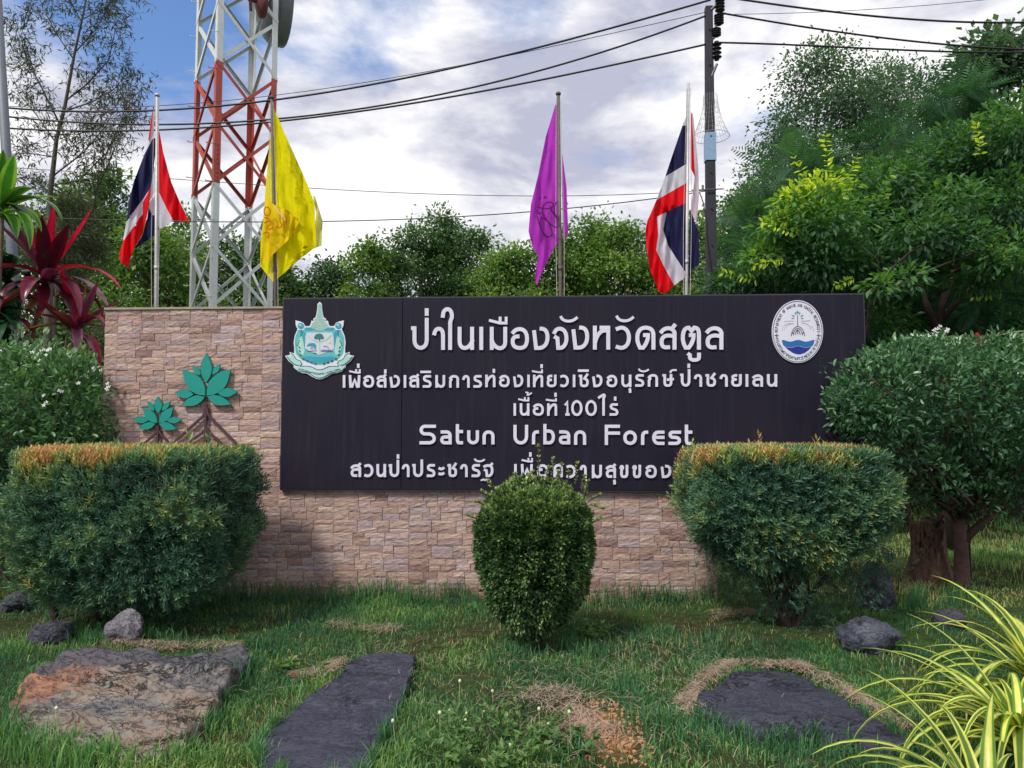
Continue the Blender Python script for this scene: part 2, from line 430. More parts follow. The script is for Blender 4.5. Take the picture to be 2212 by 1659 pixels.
fr.box(((BX0+BX1)/2, YB+.03, BZ1+.006), (BX1-BX0+.012, .05, .010)).box(((BX0+BX1)/2, YB+.03, BZ0-.005), (BX1-BX0+.012, .05, .008))
fr.box((BX0-.004, YB+.03, (BZ0+BZ1)/2), (.007, .05, BZ1-BZ0)).box((BX1+.004, YB+.03, (BZ0+BZ1)/2), (.007, .05, BZ1-BZ0))
fr.build('edge_trim', plain('board_trim', (.05, .05, .075), .5, .3), board)
bk = MB()
for x in np.linspace(WX1+.15, BX1-.1, 3): bk.box((x, YB+.075, (BZ0+BZ1)/2), (.05, .06, BZ1-BZ0-.05))
bk.box(((WX1+BX1)/2+.02, YB+.072, BZ1-.15), (BX1-WX1-.1, .05, .05)); bk.box(((WX1+BX1)/2+.02, YB+.072, BZ0+.15), (BX1-WX1-.1, .05, .05))
bk.build('rear_frame', plain('galvanised', (.35, .36, .38), .5, .6), board)
GL = {
 'PO': 'M-.12 .7 L0 .7 L0 .28 C0 -.09 1 -.09 1 .28 L1 1', 'AA': 'M0 .76 C.1 .95 .3 1 .5 1 C.88 1 1 .85 1 .62 L1 0',
 'AI': 'M0 .82 C0 1.04 .98 1.06 .95 .80 C.92 .74 .76 .7 .76 .62 L.76 0', 'NO': 'M0 1 L0 .35 C0 -.12 .75 -.12 1 .35 M1 1 L1 0',
 'E': 'M.5 1 L.5 0', 'MO': 'M.1 1 L.1 0 M.12 .38 C.3 -.13 1 -.13 1 .3 L1 1',
 'OO': 'M.05 .82 C.25 1.06 1 1.1 1 .5 C1 .1 .8 0 .5 0 C.2 0 0 .1 0 .34 C0 .5 .1 .6 .34 .6',
 'NG': 'M0 .82 L.14 0 L.35 0 C.75 0 1 .22 1 .55 C1 .85 .82 1 .55 1', 'JO': 'M0 .82 C.12 .98 .3 1 .45 1 C.8 1 1 .78 1 .5 C1 .2 .75 0 .45 0 L.3 0 L.24 .5 L.1 .55',
 'HO': 'M0 1 L0 0 M.03 .3 C.15 .62 .4 .86 .75 .86 M1 .92 L1 0 M.5 1 L1 1', 'WO': 'M0 .95 C.5 1.1 1 .9 1 .5 C1 .1 .5 -.1 0 .03',
 'DO': 'M.48 .63 L.66 .63 C.68 .38 .5 .12 .36 0 L.17 0 C0 .25 0 .42 0 .5 C0 .82 .2 1 .5 1 C.9 1 1 .82 1 .6 L1 0',
 'SO': 'M0 .8 C.2 1.02 .85 1.06 1 .75 L1 0 M.98 .56 C.5 .66 0 .62 0 .3 C0 .02 .2 0 .5 .02 M.78 .93 L.98 1.1',
 'TO': 'M.5 .63 L.66 .63 C.68 .38 .5 .12 .36 0 L.17 0 C0 .25 0 .42 0 .5 C0 .85 .15 1 .36 1 L.54 .84 L.7 1 C.95 1 1 .85 1 .6 L1 0',
 'LO': 'M0 .8 C.2 1.02 .85 1.06 1 .75 L1 0 M.98 .56 C.5 .66 0 .62 0 .3 C0 .02 .2 0 .5 .02',
 'PH': 'M0 1 L.06 0 L.24 0 L.52 .66 L.78 0 L.94 0 L1 1', 'RO': 'M.9 1 L.35 1 C-.02 1 -.02 .62 .3 .58 L.65 .5 C1.08 .42 1.08 0 .65 0 L.04 0',
 'KO': 'M0 0 L0 .52 L.14 .68 L0 .8 C.2 1.02 .4 1 .55 1 C.9 1 1 .85 1 .65 L1 0', 'TH': 'M0 1 L0 0 M0 .3 C.2 .75 .5 1 .8 1 C1 1 1 .85 1 .6 L1 0',
 'YO': 'M.42 1 C.05 1 -.02 .85 .05 .72 C.12 .6 .2 .6 .36 .6 M.2 .58 C0 .52 0 .45 0 .3 C0 0 .3 0 .5 0 C.9 0 1 .1 1 .35 L1 1',
 'CH': 'M-.02 1 L.12 1 L.12 .3 C.12 0 .3 0 .55 0 C.9 0 1 .1 1 .38 C1 .62 .8 .68 .58 .74 L.95 1.12',
 'SS': 'M-.02 1 L.1 1 L.1 .3 C.1 0 .25 0 .45 0 C.75 0 .82 .1 .82 .35 L.82 1 M.48 .58 L1 .62',
 'KH': 'M0 .86 C.05 1.04 .36 1.02 .3 .82 L.1 .64 L.1 .3 C.1 0 .3 0 .55 0 C.9 0 1 .1 1 .4 L1 1',
 'KW': 'M.1 0 C-.04 .4 0 1 .55 1 C.9 1 1 .85 1 .6 L1 0 M.12 .1 L.4 .5 L.62 .5',
 'TN': 'M0 .9 C.2 1 .6 1 .8 .95 C.95 .88 1 .7 1 .5 C1 .2 .8 0 .5 0 L.32 0 L.24 .5 L.08 .55 M.75 .95 L.95 1.12',
 'TB': 'M0 .2 L.3 .8 L.5 .2 L.75 .8 L1 .2', 'A2': 'M0 .9 C.3 .8 .7 .8 1 .95 M0 .05 C.3 0 .7 0 1 .12',
 'MI': 'M0 .85 L.5 .95 C.95 1.04 .95 .9 .72 .82 L.72 0', 'e1': 'M.5 1 L.5 0', 'UE': 'M0 .5 L.6 0 L1 0 L1 1 M.62 .2 L.62 1',
 'II': 'M0 .5 L.6 .05 L1 0 L1 1', 'I': 'M0 .6 L1 .4', 'e2': 'M0 1 L.35 .85 L.25 .1 L.5 .1 L1 .7', 'HA': 'M0 1 C.12 .05 .7 -.1 1 .85',
 'U': 'M.4 1 L.6 .7 L.6 0', 'UU': 'M0 1 L.08 .9 L.08 .5 C.08 -.12 1 -.12 1 .5 L1 1', 'TK': 'M0 0 C0 .7 .4 1 1 .85',
 'THO': 'M.9 1 L.35 1 C0 1 0 .62 .3 .6 L.8 .6 C1.05 .5 1 0 .6 0 L.1 0 L.1 .3', 'FO': 'M0 .9 L.12 0 L.5 .6 L.88 0 L1 1.4',
 'CS': 'M1 1 L.3 1 C-.09 1 -.09 .54 .3 .54 L.55 .54 C1.13 .52 1.13 0 .6 0 L0 0', 'a': 'M.06 1 L.5 1 C.9 1 1 .8 1 .62 L1 0 L.35 0 C-.1 0 -.1 .54 .35 .54 L1 .54',
 't': 'M0 1 L0 .25 C0 .05 .2 0 .45 0 L1 0 M0 .66 L1 .66', 'u': 'M0 1 L0 .4 C0 -.13 1 -.13 1 .4 L1 1', 'n': 'M0 0 L0 .6 C0 1.13 1 1.13 1 .6 L1 0',
 'r': 'M0 0 L0 .5 C0 .9 .3 1 1 1', 'b': 'M0 1 L0 0 L.5 0 C1.15 0 1.15 .68 .5 .68 L0 .68', 'F': 'M0 0 L0 1 L1 1 M0 .6 L1 .6',
 'o': 'M.5 1 C-.16 1 -.16 0 .5 0 C1.16 0 1.16 1 .5 1', 'e': 'M1 0 L.5 0 C-.16 0 -.16 1 .5 1 L1 1 M.05 .54 L1 .54',
 '1': 'M0 .8 L.62 1 L.62 0 M.3 0 L1 0',
}
K = .8641
def glyph(g, box, org, sc, pen, Y=None, th=.016, mat=M_let, parent=None, nm='letter'):
    """box = left, right, top, bottom measured in an enlargement with origin org and scale sc"""
    Y = YB if Y is None else Y
    x0, x1, y0, y1 = box; f = lambda x, y: ((org[0]+x/sc)*K, (org[1]+y/sc)*K)
    (X0, Y0), (X1, Y1) = f(x0, y0), f(x1, y1); pn = pen*K
    ww = max(X1-X0-pn, 0); hh = max(Y1-Y0-pn, 0)
    mb = MB()
    for k, st in enumerate(sample_path(GL[g])):
        pts = [(X0+pn/2+x*ww, Y1-pn/2-y*hh) if ww > 0 else ((X0+X1)/2, Y1-pn/2-y*hh) for x, y in st]
        ribbon(mb, pts, pn, Y, th+.0006*k)
    mb.build(nm, mat, parent or board)
Z = 5.53
def row(org, top, bot, pen, items):
    for it in items:
        g, a, c = it[:3]; t_, b_ = (it[3], it[4]) if len(it) > 4 else (top, bot)
        mark = g in ('e1', 'UE', 'II', 'I', 'e2', 'HA', 'U', 'UU', 'TK', 'TB')
        pn = pen
        if g in ('UE', 'II', 'HA', 'TK'): pn = pen*.72
        if g in ('e2', 'TB'): pn = pen*.6
        if g == 'UU': pn = pen*.95
        if mark and g in ('e1', 'I', 'U'): pn = min(pen, (b_-t_)/Z)
        glyph(g, (a, c, t_, b_), org, Z, pn, nm='letter_mark' if mark else 'letter')
row((1020, 760), 315, 634, 9.6, [('PO', 62, 285, 190, 634), ('e1', 228, 288, 58, 162), ('AA', 338, 510), ('AI', 455, 640, 38, 634), ('NO', 686, 912), ('E', 985, 1040),
    ('MO', 1110, 1370), ('UE', 1118, 1375, 175, 282), ('OO', 1420, 1672), ('NG', 1718, 1955), ('JO', 2000, 2217), ('HA', 2098, 2347, 165, 270)])
row((1420, 760), 300, 630, 9.6, [('NG', 50, 292), ('HO', 345, 583), ('WO', 660, 870), ('HA', 660, 912, 160, 266), ('DO', 932, 1208), ('SO', 1268, 1500), ('TO', 1562, 1838),
    ('UU', 1650, 1838, 672, 802), ('LO', 1905, 2148)])
row((845, 900), 208, 382, 6.2, [('E', 65, 100), ('PH', 148, 308), ('UE', 155, 312, 126, 186), ('e1', 260, 298, 50, 108), ('OO', 348, 498), ('SO', 535, 668), ('e1', 635, 672, 130, 186),
    ('NG', 712, 855), ('E', 908, 942), ('SO', 985, 1120), ('RO', 1168, 1295), ('I', 1138, 1285, 148, 180), ('MO', 1335, 1480), ('KO', 1535, 1672), ('AA', 1718, 1820), ('RO', 1868, 1992)])
row((1205, 900), 203, 375, 6.2, [('TH', 45, 185), ('e1', 145, 182, 122, 178), ('OO', 235, 382), ('NG', 430, 570), ('E', 625, 660), ('TH', 705, 845), ('II', 690, 842, 128, 182), ('e1', 808, 840, 58, 112),
    ('YO', 895, 1030), ('WO', 1082, 1200), ('E', 1255, 1290), ('CH', 1340, 1475), ('I', 1325, 1475, 130, 164), ('NG', 1525, 1665), ('OO', 1722, 1870), ('NO', 1928, 2065), ('U', 2025, 2068, 392, 454)])
row((1560, 900), 195, 369, 6.2, [('RO', 152, 282), ('HA', 197, 345, 118, 176), ('KO', 330, 470), ('SS', 535, 690), ('TK', 632, 728, 122, 180), ('PO', 788, 918, 125, 369), ('e1', 878, 915, 50, 108),
    ('AA', 970, 1080), ('CH', 1130, 1272), ('AA', 1325, 1435), ('YO', 1485, 1628), ('E', 1682, 1720), ('LO', 1778, 1922), ('NO', 1980, 2118)])
row((1205, 900), 598, 770, 6.2, [('E', 435, 470), ('NO', 522, 655), ('UE', 500, 654, 513, 572), ('e2', 600, 690, 436, 497), ('OO', 702, 855), ('TH', 900, 1038), ('II', 882, 1035, 526, 574), ('e1', 1000, 1033, 452, 508),
    ('1', 1140, 1212, 560, 770), ('o', 1232, 1390, 555, 774), ('o', 1428, 1588, 555, 774), ('MI', 1602, 1722, 458, 770), ('RO', 1760, 1888), ('e1', 1825, 1858, 505, 562)])
row((1030, 1040), 198, 392, 7.9, [('CS', 103, 330, 120, 392), ('a', 388, 548), ('t', 605, 705, 112, 392), ('u', 762, 925), ('n', 975, 1140), ('u', 1402, 1605, 122, 394), ('r', 1658, 1755), ('b', 1815, 1978, 110, 392), ('a', 2028, 2188)])
row((1380, 1040), 202, 400, 7.9, [('n', 305, 472, 198, 398), ('F', 730, 940, 120, 400), ('o', 985, 1175), ('r', 1232, 1330), ('e', 1385, 1555), ('CS', 1612, 1785), ('t', 1838, 1940, 120, 402)])
row((860, 1120), 222, 402, 6.4, [('SO', 92, 235), ('WO', 280, 405), ('NO', 448, 580), ('PO', 628, 762, 163, 402), ('e1', 726, 766, 88, 147), ('AA', 800, 905), ('PO', 955, 1092, 160, 402), ('RO', 1140, 1265), ('A2', 1305, 1388, 258, 380),
    ('CH', 1432, 1562), ('AA', 1605, 1710), ('RO', 1760, 1888), ('HA', 1798, 1947, 146, 204), ('TN', 1925, 2065), ('TB', 1890, 2005, 420, 460)])
row((1030, 1040), 665, 846, 6.4, [('E', 1413, 1447), ('PH', 1505, 1670), ('UE', 1515, 1672, 580, 641), ('e1', 1618, 1654, 503, 562), ('OO', 1728, 1885), ('KW', 1945, 2085)])
row((1380, 1040), 676, 858, 6.4, [('WO', 200, 330), ('AA', 385, 480), ('MO', 540, 690), ('SO', 745, 885), ('U', 842, 887, 882, 946), ('KH', 935, 1055), ('KH', 1112, 1232), ('OO', 1293, 1448), ('NG', 1505, 1650)])

# ---- ministry crest
def shp(name, pts, org, sc, th, mat, parent, Y=None, n=None):
    mb = MB(); slab(mb, [((org[0]+x/sc)*K, (org[1]+y/sc)*K) for x, y in pts], YB if Y is None else Y, th, tone=.5); return mb.build(name, mat, parent)
def ell(cx_, cy_, rx, ry, n=28, a0=0, a1=360): return [(cx_+rx*math.cos(R(a0+(a1-a0)*k/(n if a1-a0 < 360 else n))), cy_+ry*math.sin(R(a0+(a1-a0)*k/n))) for k in range(n+(1 if a1-a0 < 360 else 0))]
def mir(h, c=820): return h+[(2*c-x, y) for x, y in reversed(h) if abs(x-c) > 1]
def strokes(name, paths, org, sc, pen, th, mat, parent, Y=None):
    mb = MB()
    for k, pth in enumerate(paths):
        for st in (sample_path(pth) if isinstance(pth, str) else [pth]):
            ribbon(mb, [((org[0]+x/sc)*K, (org[1]+y/sc)*K) for x, y in st], pen*K/sc, YB if Y is None else Y, th+.0003*k, cap=False)
    return setp(mb.build(name, mat, parent), kind='stuff' if len(paths) > 3 else None)
CWH = plain('crest_white', (.66, .68, .78), .5, var=.06); CTE = plain('crest_teal', (.10, .42, .43), .5, var=.2, scale=18); CCY = plain('crest_cyan', (.03, .30, .42), .5, var=.2, scale=25)
CMI = plain('crest_mint', (.36, .62, .56), .5, var=.12, scale=20); CDK = plain('crest_dark', (.015, .10, .12), .5); CYE = plain('crest_yellow', (.55, .62, .2), .5)
CPB = plain('crest_pale_blue', (.38, .58, .70), .5, var=.1)
o3, s3 = (690, 740), 7.543
crest = MB(); sil = [(825, 112), (862, 150), (866, 230), (882, 340), (897, 400), (942, 430), (935, 475), (975, 462), (992, 530), (1012, 568), (1095, 566), (1130, 505), (1185, 482), (1278, 458), (1270, 560), (1238, 622), (1292, 750), (1312, 880), (1300, 985), (1302, 1082), (1390, 1055), (1380, 1108), (1474, 1130), (1400, 1235), (1312, 1300), (1305, 1350), (1235, 1425), (1150, 1452), (1060, 1462), (960, 1525), (880, 1562), (820, 1572)]
o = shp('ministry_crest', mir(sil, 822), o3, s3, .012, CWH, board); cr_ = o
setp(o, label='white backed teal crest with a spire, shield and ribbon')
CY0 = YB-.012
def sub(nm, pts, th, mt): return shp(nm, pts, o3, s3, th, mt, cr_, CY0)
sub('shield', mir([(820, 590), (1090, 590), (1130, 640), (1225, 640), (1275, 760), (1288, 880), (1275, 1000), (1262, 1090), (1190, 1170), (1060, 1240), (940, 1285), (820, 1298)]), .0015, CTE)
sub('shield_border', mir([(820, 1150), (930, 1145), (1030, 1130), (1150, 1160), (1000, 1235), (820, 1275)]), .0025, CCY)
for s_ in (1, -1):
    f_ = lambda q: [(820+s_*(x-820), y) for x, y in q]
    sub('shield_border', f_([(900, 598), (1085, 598), (1085, 655), (900, 640)]), .0025, CCY)
    sub('shield_border', f_([(1085, 700), (1150, 640), (1225, 640), (1150, 720), (1100, 960), (1080, 960)]), .0025, CCY)
    sub('shield_foliage', f_([(1150, 760), (1230, 830), (1245, 960), (1200, 1080), (1130, 1120), (1100, 1040), (1120, 900)]), .003, CMI)
    sub('orb', ell(820+s_*355, 560, 58, 56), .004, CCY)
    sub('orb_highlight', ell(820+s_*355-10, 545, 24, 18, 14), .005, CPB)
    strokes('dark_beads', [f_([(1165+q*2, 640+q*40), (1168+q*2, 662+q*40)]) for q in range(3)]+[f_([(1200+15*q, 830+q*42), (1222+15*q-8, 852+q*42)]) for q in range(3)]+[f_([(1215-10*q, 950+q*70), (1190-10*q, 985+q*70)]) for q in range(3)]+
            [f_([(880+q*75, 1280-q*22-q*q*2), (925+q*75, 1268-q*24-q*q*2)]) for q in range(4)], o3, s3, 20, .0045, CDK, cr_, CY0)
sub('field', mir([(820, 690), (1060, 690), (1085, 760), (1095, 990), (1000, 1040), (820, 1110)]), .0035, plain('crest_field', (.55, .58, .66), .5, var=.12))
strokes('field_divider', ['M820 870 L820 1110', 'M590 730 L700 830 L820 860 L940 830 L1050 730'], o3, s3, 16, .005, CMI, cr_, CY0)
sub('tree_picture', [(715, 800), (730, 745), (770, 715), (820, 705), (870, 720), (895, 765), (905, 805), (870, 815), (835, 805), (832, 850), (860, 860), (780, 862), (808, 850), (806, 808), (760, 820)], .0055, plain('crest_green', (.02, .17, .16), .5))
sub('animal_picture', [(580, 950), (600, 900), (660, 885), (730, 890), (755, 930), (750, 1010), (720, 1000), (700, 950), (610, 945)], .0055, CCY)
strokes('picture_lines', ['M560 1000 L600 1040 L770 1030', 'M650 1000 L680 960 L700 1040', 'M690 1070 L760 1075', 'M890 955 C930 930 980 950 1000 1000', 'M840 1040 L1060 1040', 'M850 1015 L1030 1020'], o3, s3, 9, .006, plain('crest_violet', (.12, .13, .36), .5), cr_, CY0)
sub('sun_picture', ell(1010, 865, 28, 30, 14), .006, CYE)
sub('spire', mir([(825, 140), (850, 170), (852, 230), (870, 340), (885, 420), (925, 440), (915, 480), (955, 500), (985, 570), (1000, 590), (900, 640), (822, 660)], 822), .003, plain('crest_spire', (.28, .45, .42), .5, var=.2, scale=30))
for s_ in (1, -1):
    f_ = lambda q: [(820+s_*(x-820), y) for x, y in q]
    sub('ribbon_end', f_([(1360, 1080), (1350, 1130), (1430, 1140), (1370, 1215), (1290, 1280), (1210, 1310), (1160, 1300), (1155, 1250), (1180, 1225), (1260, 1195), (1310, 1120)]), .003, CMI)
    strokes('ribbon_outline', [f_([(1365, 1075), (1310, 1110), (1262, 1190), (1180, 1225), (1155, 1270), (1180, 1310)]), f_([(1440, 1138), (1375, 1225), (1290, 1290), (1215, 1310)])], o3, s3, 11, .0045, CDK, cr_, CY0)
sub('ribbon_band', [(320, 1335), (400, 1340), (470, 1335), (600, 1330), (700, 1370), (820, 1420), (940, 1370), (1040, 1330), (1180, 1330), (1290, 1320), (1270, 1370), (1200, 1415), (1080, 1430), (980, 1470), (880, 1530), (820, 1540), (740, 1530), (640, 1470), (540, 1430), (430, 1420), (360, 1380)], .003, plain('crest_band', (.42, .62, .64), .5, var=.12))
strokes('ribbon_outline', ['M440 1320 C600 1320 650 1320 700 1350 C780 1400 860 1400 940 1350 C1000 1315 1050 1315 1180 1325', 'M330 1345 C400 1440 480 1415 560 1432 C650 1450 700 1540 820 1545 C930 1545 1000 1450 1080 1438 C1180 1420 1240 1420 1290 1345'], o3, s3, 9, .0045, CDK, cr_, CY0)
RIB = ['KO', 'RO', 'A2', 'TH', 'RO', 'WO', 'NG', 'TH', 'RO', 'PH', 'YO', 'AA', 'KO', 'RO', 'THO', 'RO', 'RO', 'MO', 'CH', 'AA', 'TO', 'I', 'E', 'E', 'LO', 'A2', 'SO', 'NG', 'E', 'E', 'WO', 'DO', 'LO', 'OO', 'MO']
mb = MB()
for k, g in enumerate(RIB):
    u = k/(len(RIB)-1); x = 425+770*u; y = 1395+85*math.sin(math.pi*u)**1.6
    for st in sample_path(GL[g], 4):
        ribbon(mb, [((o3[0]+(x+p_*16)/s3)*K, (o3[1]+(y-q_*26)/s3)*K) for p_, q_ in st], 5*K/s3, CY0, .0045, cap=False)
setp(mb.build('ribbon_lettering', CDK, cr_), kind='stuff')

# ---- oval marine department badge
o4, s4 = (1900, 730), 8.295
OW = plain('badge_white', (.64, .64, .76), .45, var=.05); ON = plain('badge_ink', (.06, .06, .10), .5); OT = plain('badge_teal', (.01, .22, .24), .5)
OB1 = plain('badge_blue', (.008, .12, .36), .5, var=.1); OB2 = plain('badge_navy', (.004, .02, .23), .5, var=.1)
bd = shp('department_badge', ell(778, 820, 530, 650, 56), o4, s4, .014, OW, board); setp(bd, label='white oval badge with a mangrove tree over blue waves')
BY = YB-.014
def st4(nm, paths, pen, mt, th=.002): return strokes(nm, paths, o4, s4, pen, th, mt, bd, BY)
st4('ring_line', [[(778+508*math.cos(a), 820+628*math.sin(a)) for a in np.linspace(0, 2*math.pi, 57)]], 11, ON)
def sb4(nm, pts, mt, th=.002): return shp(nm, pts, o4, s4, th, mt, bd, BY)
def wave(y, x0, x1, n=24, ph=0): return [(x0+(x1-x0)*k/n, y+18*math.cos(2*math.pi*(x0+(x1-x0)*k/n-790)/330+ph)*-1) for k in range(n+1)]
sb4('wave_upper', wave(1010, 452, 1130)+[(1110, 1080), (1085, 1118)]+list(reversed(wave(1130, 490, 1080)))+[(470, 1070)], OB1)
sb4('wave_lower', wave(1140, 510, 1070)+[(1000, 1210), (920, 1265), (830, 1293), (760, 1290), (680, 1260), (590, 1200)], OB2)
for (bx_, by_, tx_, ty_, w_) in [(778, 470, 778, 370, 22), (740, 480, 725, 410, 20), (816, 480, 832, 410, 20), (722, 515, 655, 475, 22), (835, 515, 900, 475, 22), (715, 545, 645, 548, 18), (842, 545, 905, 548, 18), (756, 450, 750, 395, 12), (800, 450, 806, 395, 12)]:
    d = np.array([tx_-bx_, ty_-by_], float); n_ = np.array([-d[1], d[0]])/np.linalg.norm(d)*w_/2*1.3; m_ = np.array([bx_, by_])+d*.5
    sb4('leaf', [(bx_, by_), tuple(m_+n_), (tx_, ty_), tuple(m_-n_)], OT)
st4('roots', ['M778 480 L780 710', 'M780 710 C700 720 650 830 648 910', 'M780 710 C870 720 925 830 925 910', 'M780 745 C720 770 690 830 692 890', 'M780 745 C850 770 880 830 876 890', 'M780 780 C750 800 735 840 735 875', 'M780 780 C815 800 830 840 830 875', 'M782 780 L782 870', 'M665 840 L700 850', 'M870 850 L905 840'], 12, ON)
st4('dolphin_outlines', ['M460 800 C480 650 560 640 700 655', 'M510 780 C515 700 580 660 690 650', 'M500 600 L690 600', 'M860 640 C960 640 1040 680 1050 770', 'M850 600 L1040 590', 'M1060 700 C1090 720 1110 760 1105 800'], 5, plain('badge_grey', (.36, .36, .46), .5))
for cx_ in (345, 1218):
    st4('cross', [[(cx_-42, 900), (cx_+42, 905)], [(cx_, 860), (cx_, 945)]], 17, ON)
def ring_text(chars, a0, a1, rx, ry, size, flip, fn):
    n = len(chars)
    for k, ch in enumerate(chars):
        a = R(a0+(a1-a0)*(k+.5)/n); cx_, cy_ = 778+rx*math.cos(a), 820+ry*math.sin(a)
        tx, ty = -rx*math.sin(a), ry*math.cos(a)
        if a1 < a0: tx, ty = -tx, -ty
        L = math.hypot(tx, ty); tx, ty = tx/L, ty/L; ux, uy = ty, -tx                    # up of the letter in image axes
        fn(ch, cx_, cy_, tx, ty, ux, uy, size)
LAT = {'A': 'M0 0 L.5 1 L1 0 M.2 .35 L.8 .35', 'C': 'M1 .85 C.6 1.1 0 1 0 .5 C0 0 .6 -.1 1 .15', 'D': 'M0 0 L0 1 C1.3 1.1 1.3 -.1 0 0', 'E': 'M.9 0 L0 0 L0 1 L.9 1 M0 .5 L.7 .5', 'F': 'M0 0 L0 1 L.9 1 M0 .5 L.7 .5',
       'I': 'M.5 0 L.5 1', 'L': 'M0 1 L0 0 L.9 0', 'M': 'M0 0 L.1 1 L.5 .3 L.9 1 L1 0', 'N': 'M0 0 L0 1 L1 0 L1 1', 'O': 'M.5 1 C-.16 1 -.16 0 .5 0 C1.16 0 1.16 1 .5 1', 'P': 'M0 0 L0 1 C1.2 1.05 1.2 .4 0 .45',
       'R': 'M0 0 L0 1 C1.2 1.05 1.2 .4 0 .48 L1 0', 'S': 'M1 .85 C.6 1.1 0 1 .05 .75 C.1 .45 1 .6 .95 .25 C.9 0 .3 -.1 0 .15', 'T': 'M.5 0 L.5 1 M0 1 L1 1', 'U': 'M0 1 L0 .4 C0 -.13 1 -.13 1 .4 L1 1', '-': 'M.2 .5 L.8 .5'}
tm = MB()
def put(ch, cx_, cy_, tx, ty, ux, uy, s_):
    d = LAT.get(ch) if len(ch) == 1 else GL.get(ch)
    if not d: return
    for st in sample_path(d, 4):
        pts = [(cx_+(p_-.5)*s_[0]*tx+(q_-.5)*s_[1]*ux, cy_+(p_-.5)*s_[0]*ty+(q_-.5)*s_[1]*uy) for p_, q_ in st]
        ribbon(tm, [((o4[0]+x/s4)*K, (o4[1]+y/s4)*K) for x, y in pts], s_[2]*K/s4, BY, .002, cap=False)
ring_text('DEPARTMENT OF MARINE AND COASTAL-RESOURCES', 178, 362, 440, 548, (24, 56, 9), False, put)
ring_text(['KO', 'RO', 'MO', 'TH', 'RO', 'PH', 'YO', 'AA', 'KO', 'RO', 'TH', 'AA', 'NG', 'TH', 'A2', 'E', 'LO', 'E', 'E', 'LO', 'A2', 'CH', 'AA', 'YO', 'FO', 'NG'], 167, 13, 445, 560, (34, 56, 10), True, put)
setp(tm.build('badge_lettering', ON, bd), kind='stuff')

# ================================================================ mangrove ornaments on the wall
o5, s5 = (250, 740), 4.147
M_leaf = plain('teal_paint', (.0, .25, .21), .45, var=.08, scale=12); M_root = plain('maroon_paint', (.06, .026, .034), .5, var=.2); M_edge = plain('cut_edge', (.5, .5, .52), .5)
YO = YW-.016
def lens(tip, base, w_, n=9):
    t_ = np.array(tip, float); b_ = np.array(base, float); d = t_-b_; nr = np.array([-d[1], d[0]])/np.linalg.norm(d)
    A = [b_+d*k/n+nr*w_/2*math.sin(math.pi*(k/n)**.9) for k in range(n+1)]; B = [b_+d*k/n-nr*w_/2*math.sin(math.pi*(k/n)**.9) for k in range(n-1, 0, -1)]
    return [tuple(q) for q in A+B]
def ornament(label, leaves, roots, pen):
    c = leaves[0]; loc = P((o5[0]+c[0][0]/s5)*K, (o5[1]+c[1][1]/s5)*K, YO)
    e = empty('mangrove_ornament', loc, label, 'wall ornament', 'painted mangrove ornaments on the stone wall')
    for k, (tip, base, w_) in enumerate(leaves):
        mb = MB(); slab(mb, [((o5[0]+x/s5)*K, (o5[1]+y/s5)*K) for x, y in lens(tip, base, w_)], YO, .022+.0012*k); ob = mb.build('leaf', [M_leaf], e)
        bv = ob.modifiers.new('bevel', 'BEVEL'); bv.width = .0025; bv.segments = 1; bv.limit_method = 'ANGLE'
    for k, pth in enumerate(roots):
        mb = MB()
        for st in sample_path(pth): ribbon(mb, [((o5[0]+x/s5)*K, (o5[1]+y/s5)*K) for x, y in st], pen*K/s5, YO, .02+.001*k, cap=False)
        mb.build('root', M_root, e)
ornament('large teal mangrove ornament with nine leaves and dark stilt roots', [((1100, 592), (1100, 895), 118), ((955, 718), (1042, 818), 56), ((1243, 705), (1166, 812), 56), ((853, 762), (1090, 1030), 165), ((1352, 760), (1104, 1030), 165),
    ((775, 1003), (968, 1018), 90), ((1425, 990), (1222, 1008), 90), ((843, 1130), (1086, 1046), 96), ((1354, 1122), (1112, 1040), 96)],
    ['M1095 1112 L1092 1250', 'M1082 1160 C1080 1240 1060 1250 1030 1275 L738 1540', 'M1105 1160 C1110 1240 1140 1260 1160 1280 L1415 1535', 'M1092 1240 L1086 1560', 'M1082 1390 C1060 1420 1000 1450 885 1545', 'M1098 1370 C1120 1420 1180 1450 1258 1540'], 22)
ornament('small teal mangrove ornament to the left of the large one', [((600, 1043), (604, 1212), 80), ((490, 1092), (562, 1190), 50), ((725, 1090), (642, 1188), 50), ((440, 1158), (592, 1312), 96), ((755, 1158), (612, 1310), 96),
    ((340, 1275), (502, 1287), 68), ((845, 1285), (688, 1287), 62), ((396, 1372), (574, 1322), 72), ((788, 1377), (613, 1322), 76)],
    ['M597 1345 L592 1560', 'M580 1395 C570 1440 540 1450 436 1542', 'M612 1395 C620 1440 650 1450 722 1540'], 18)
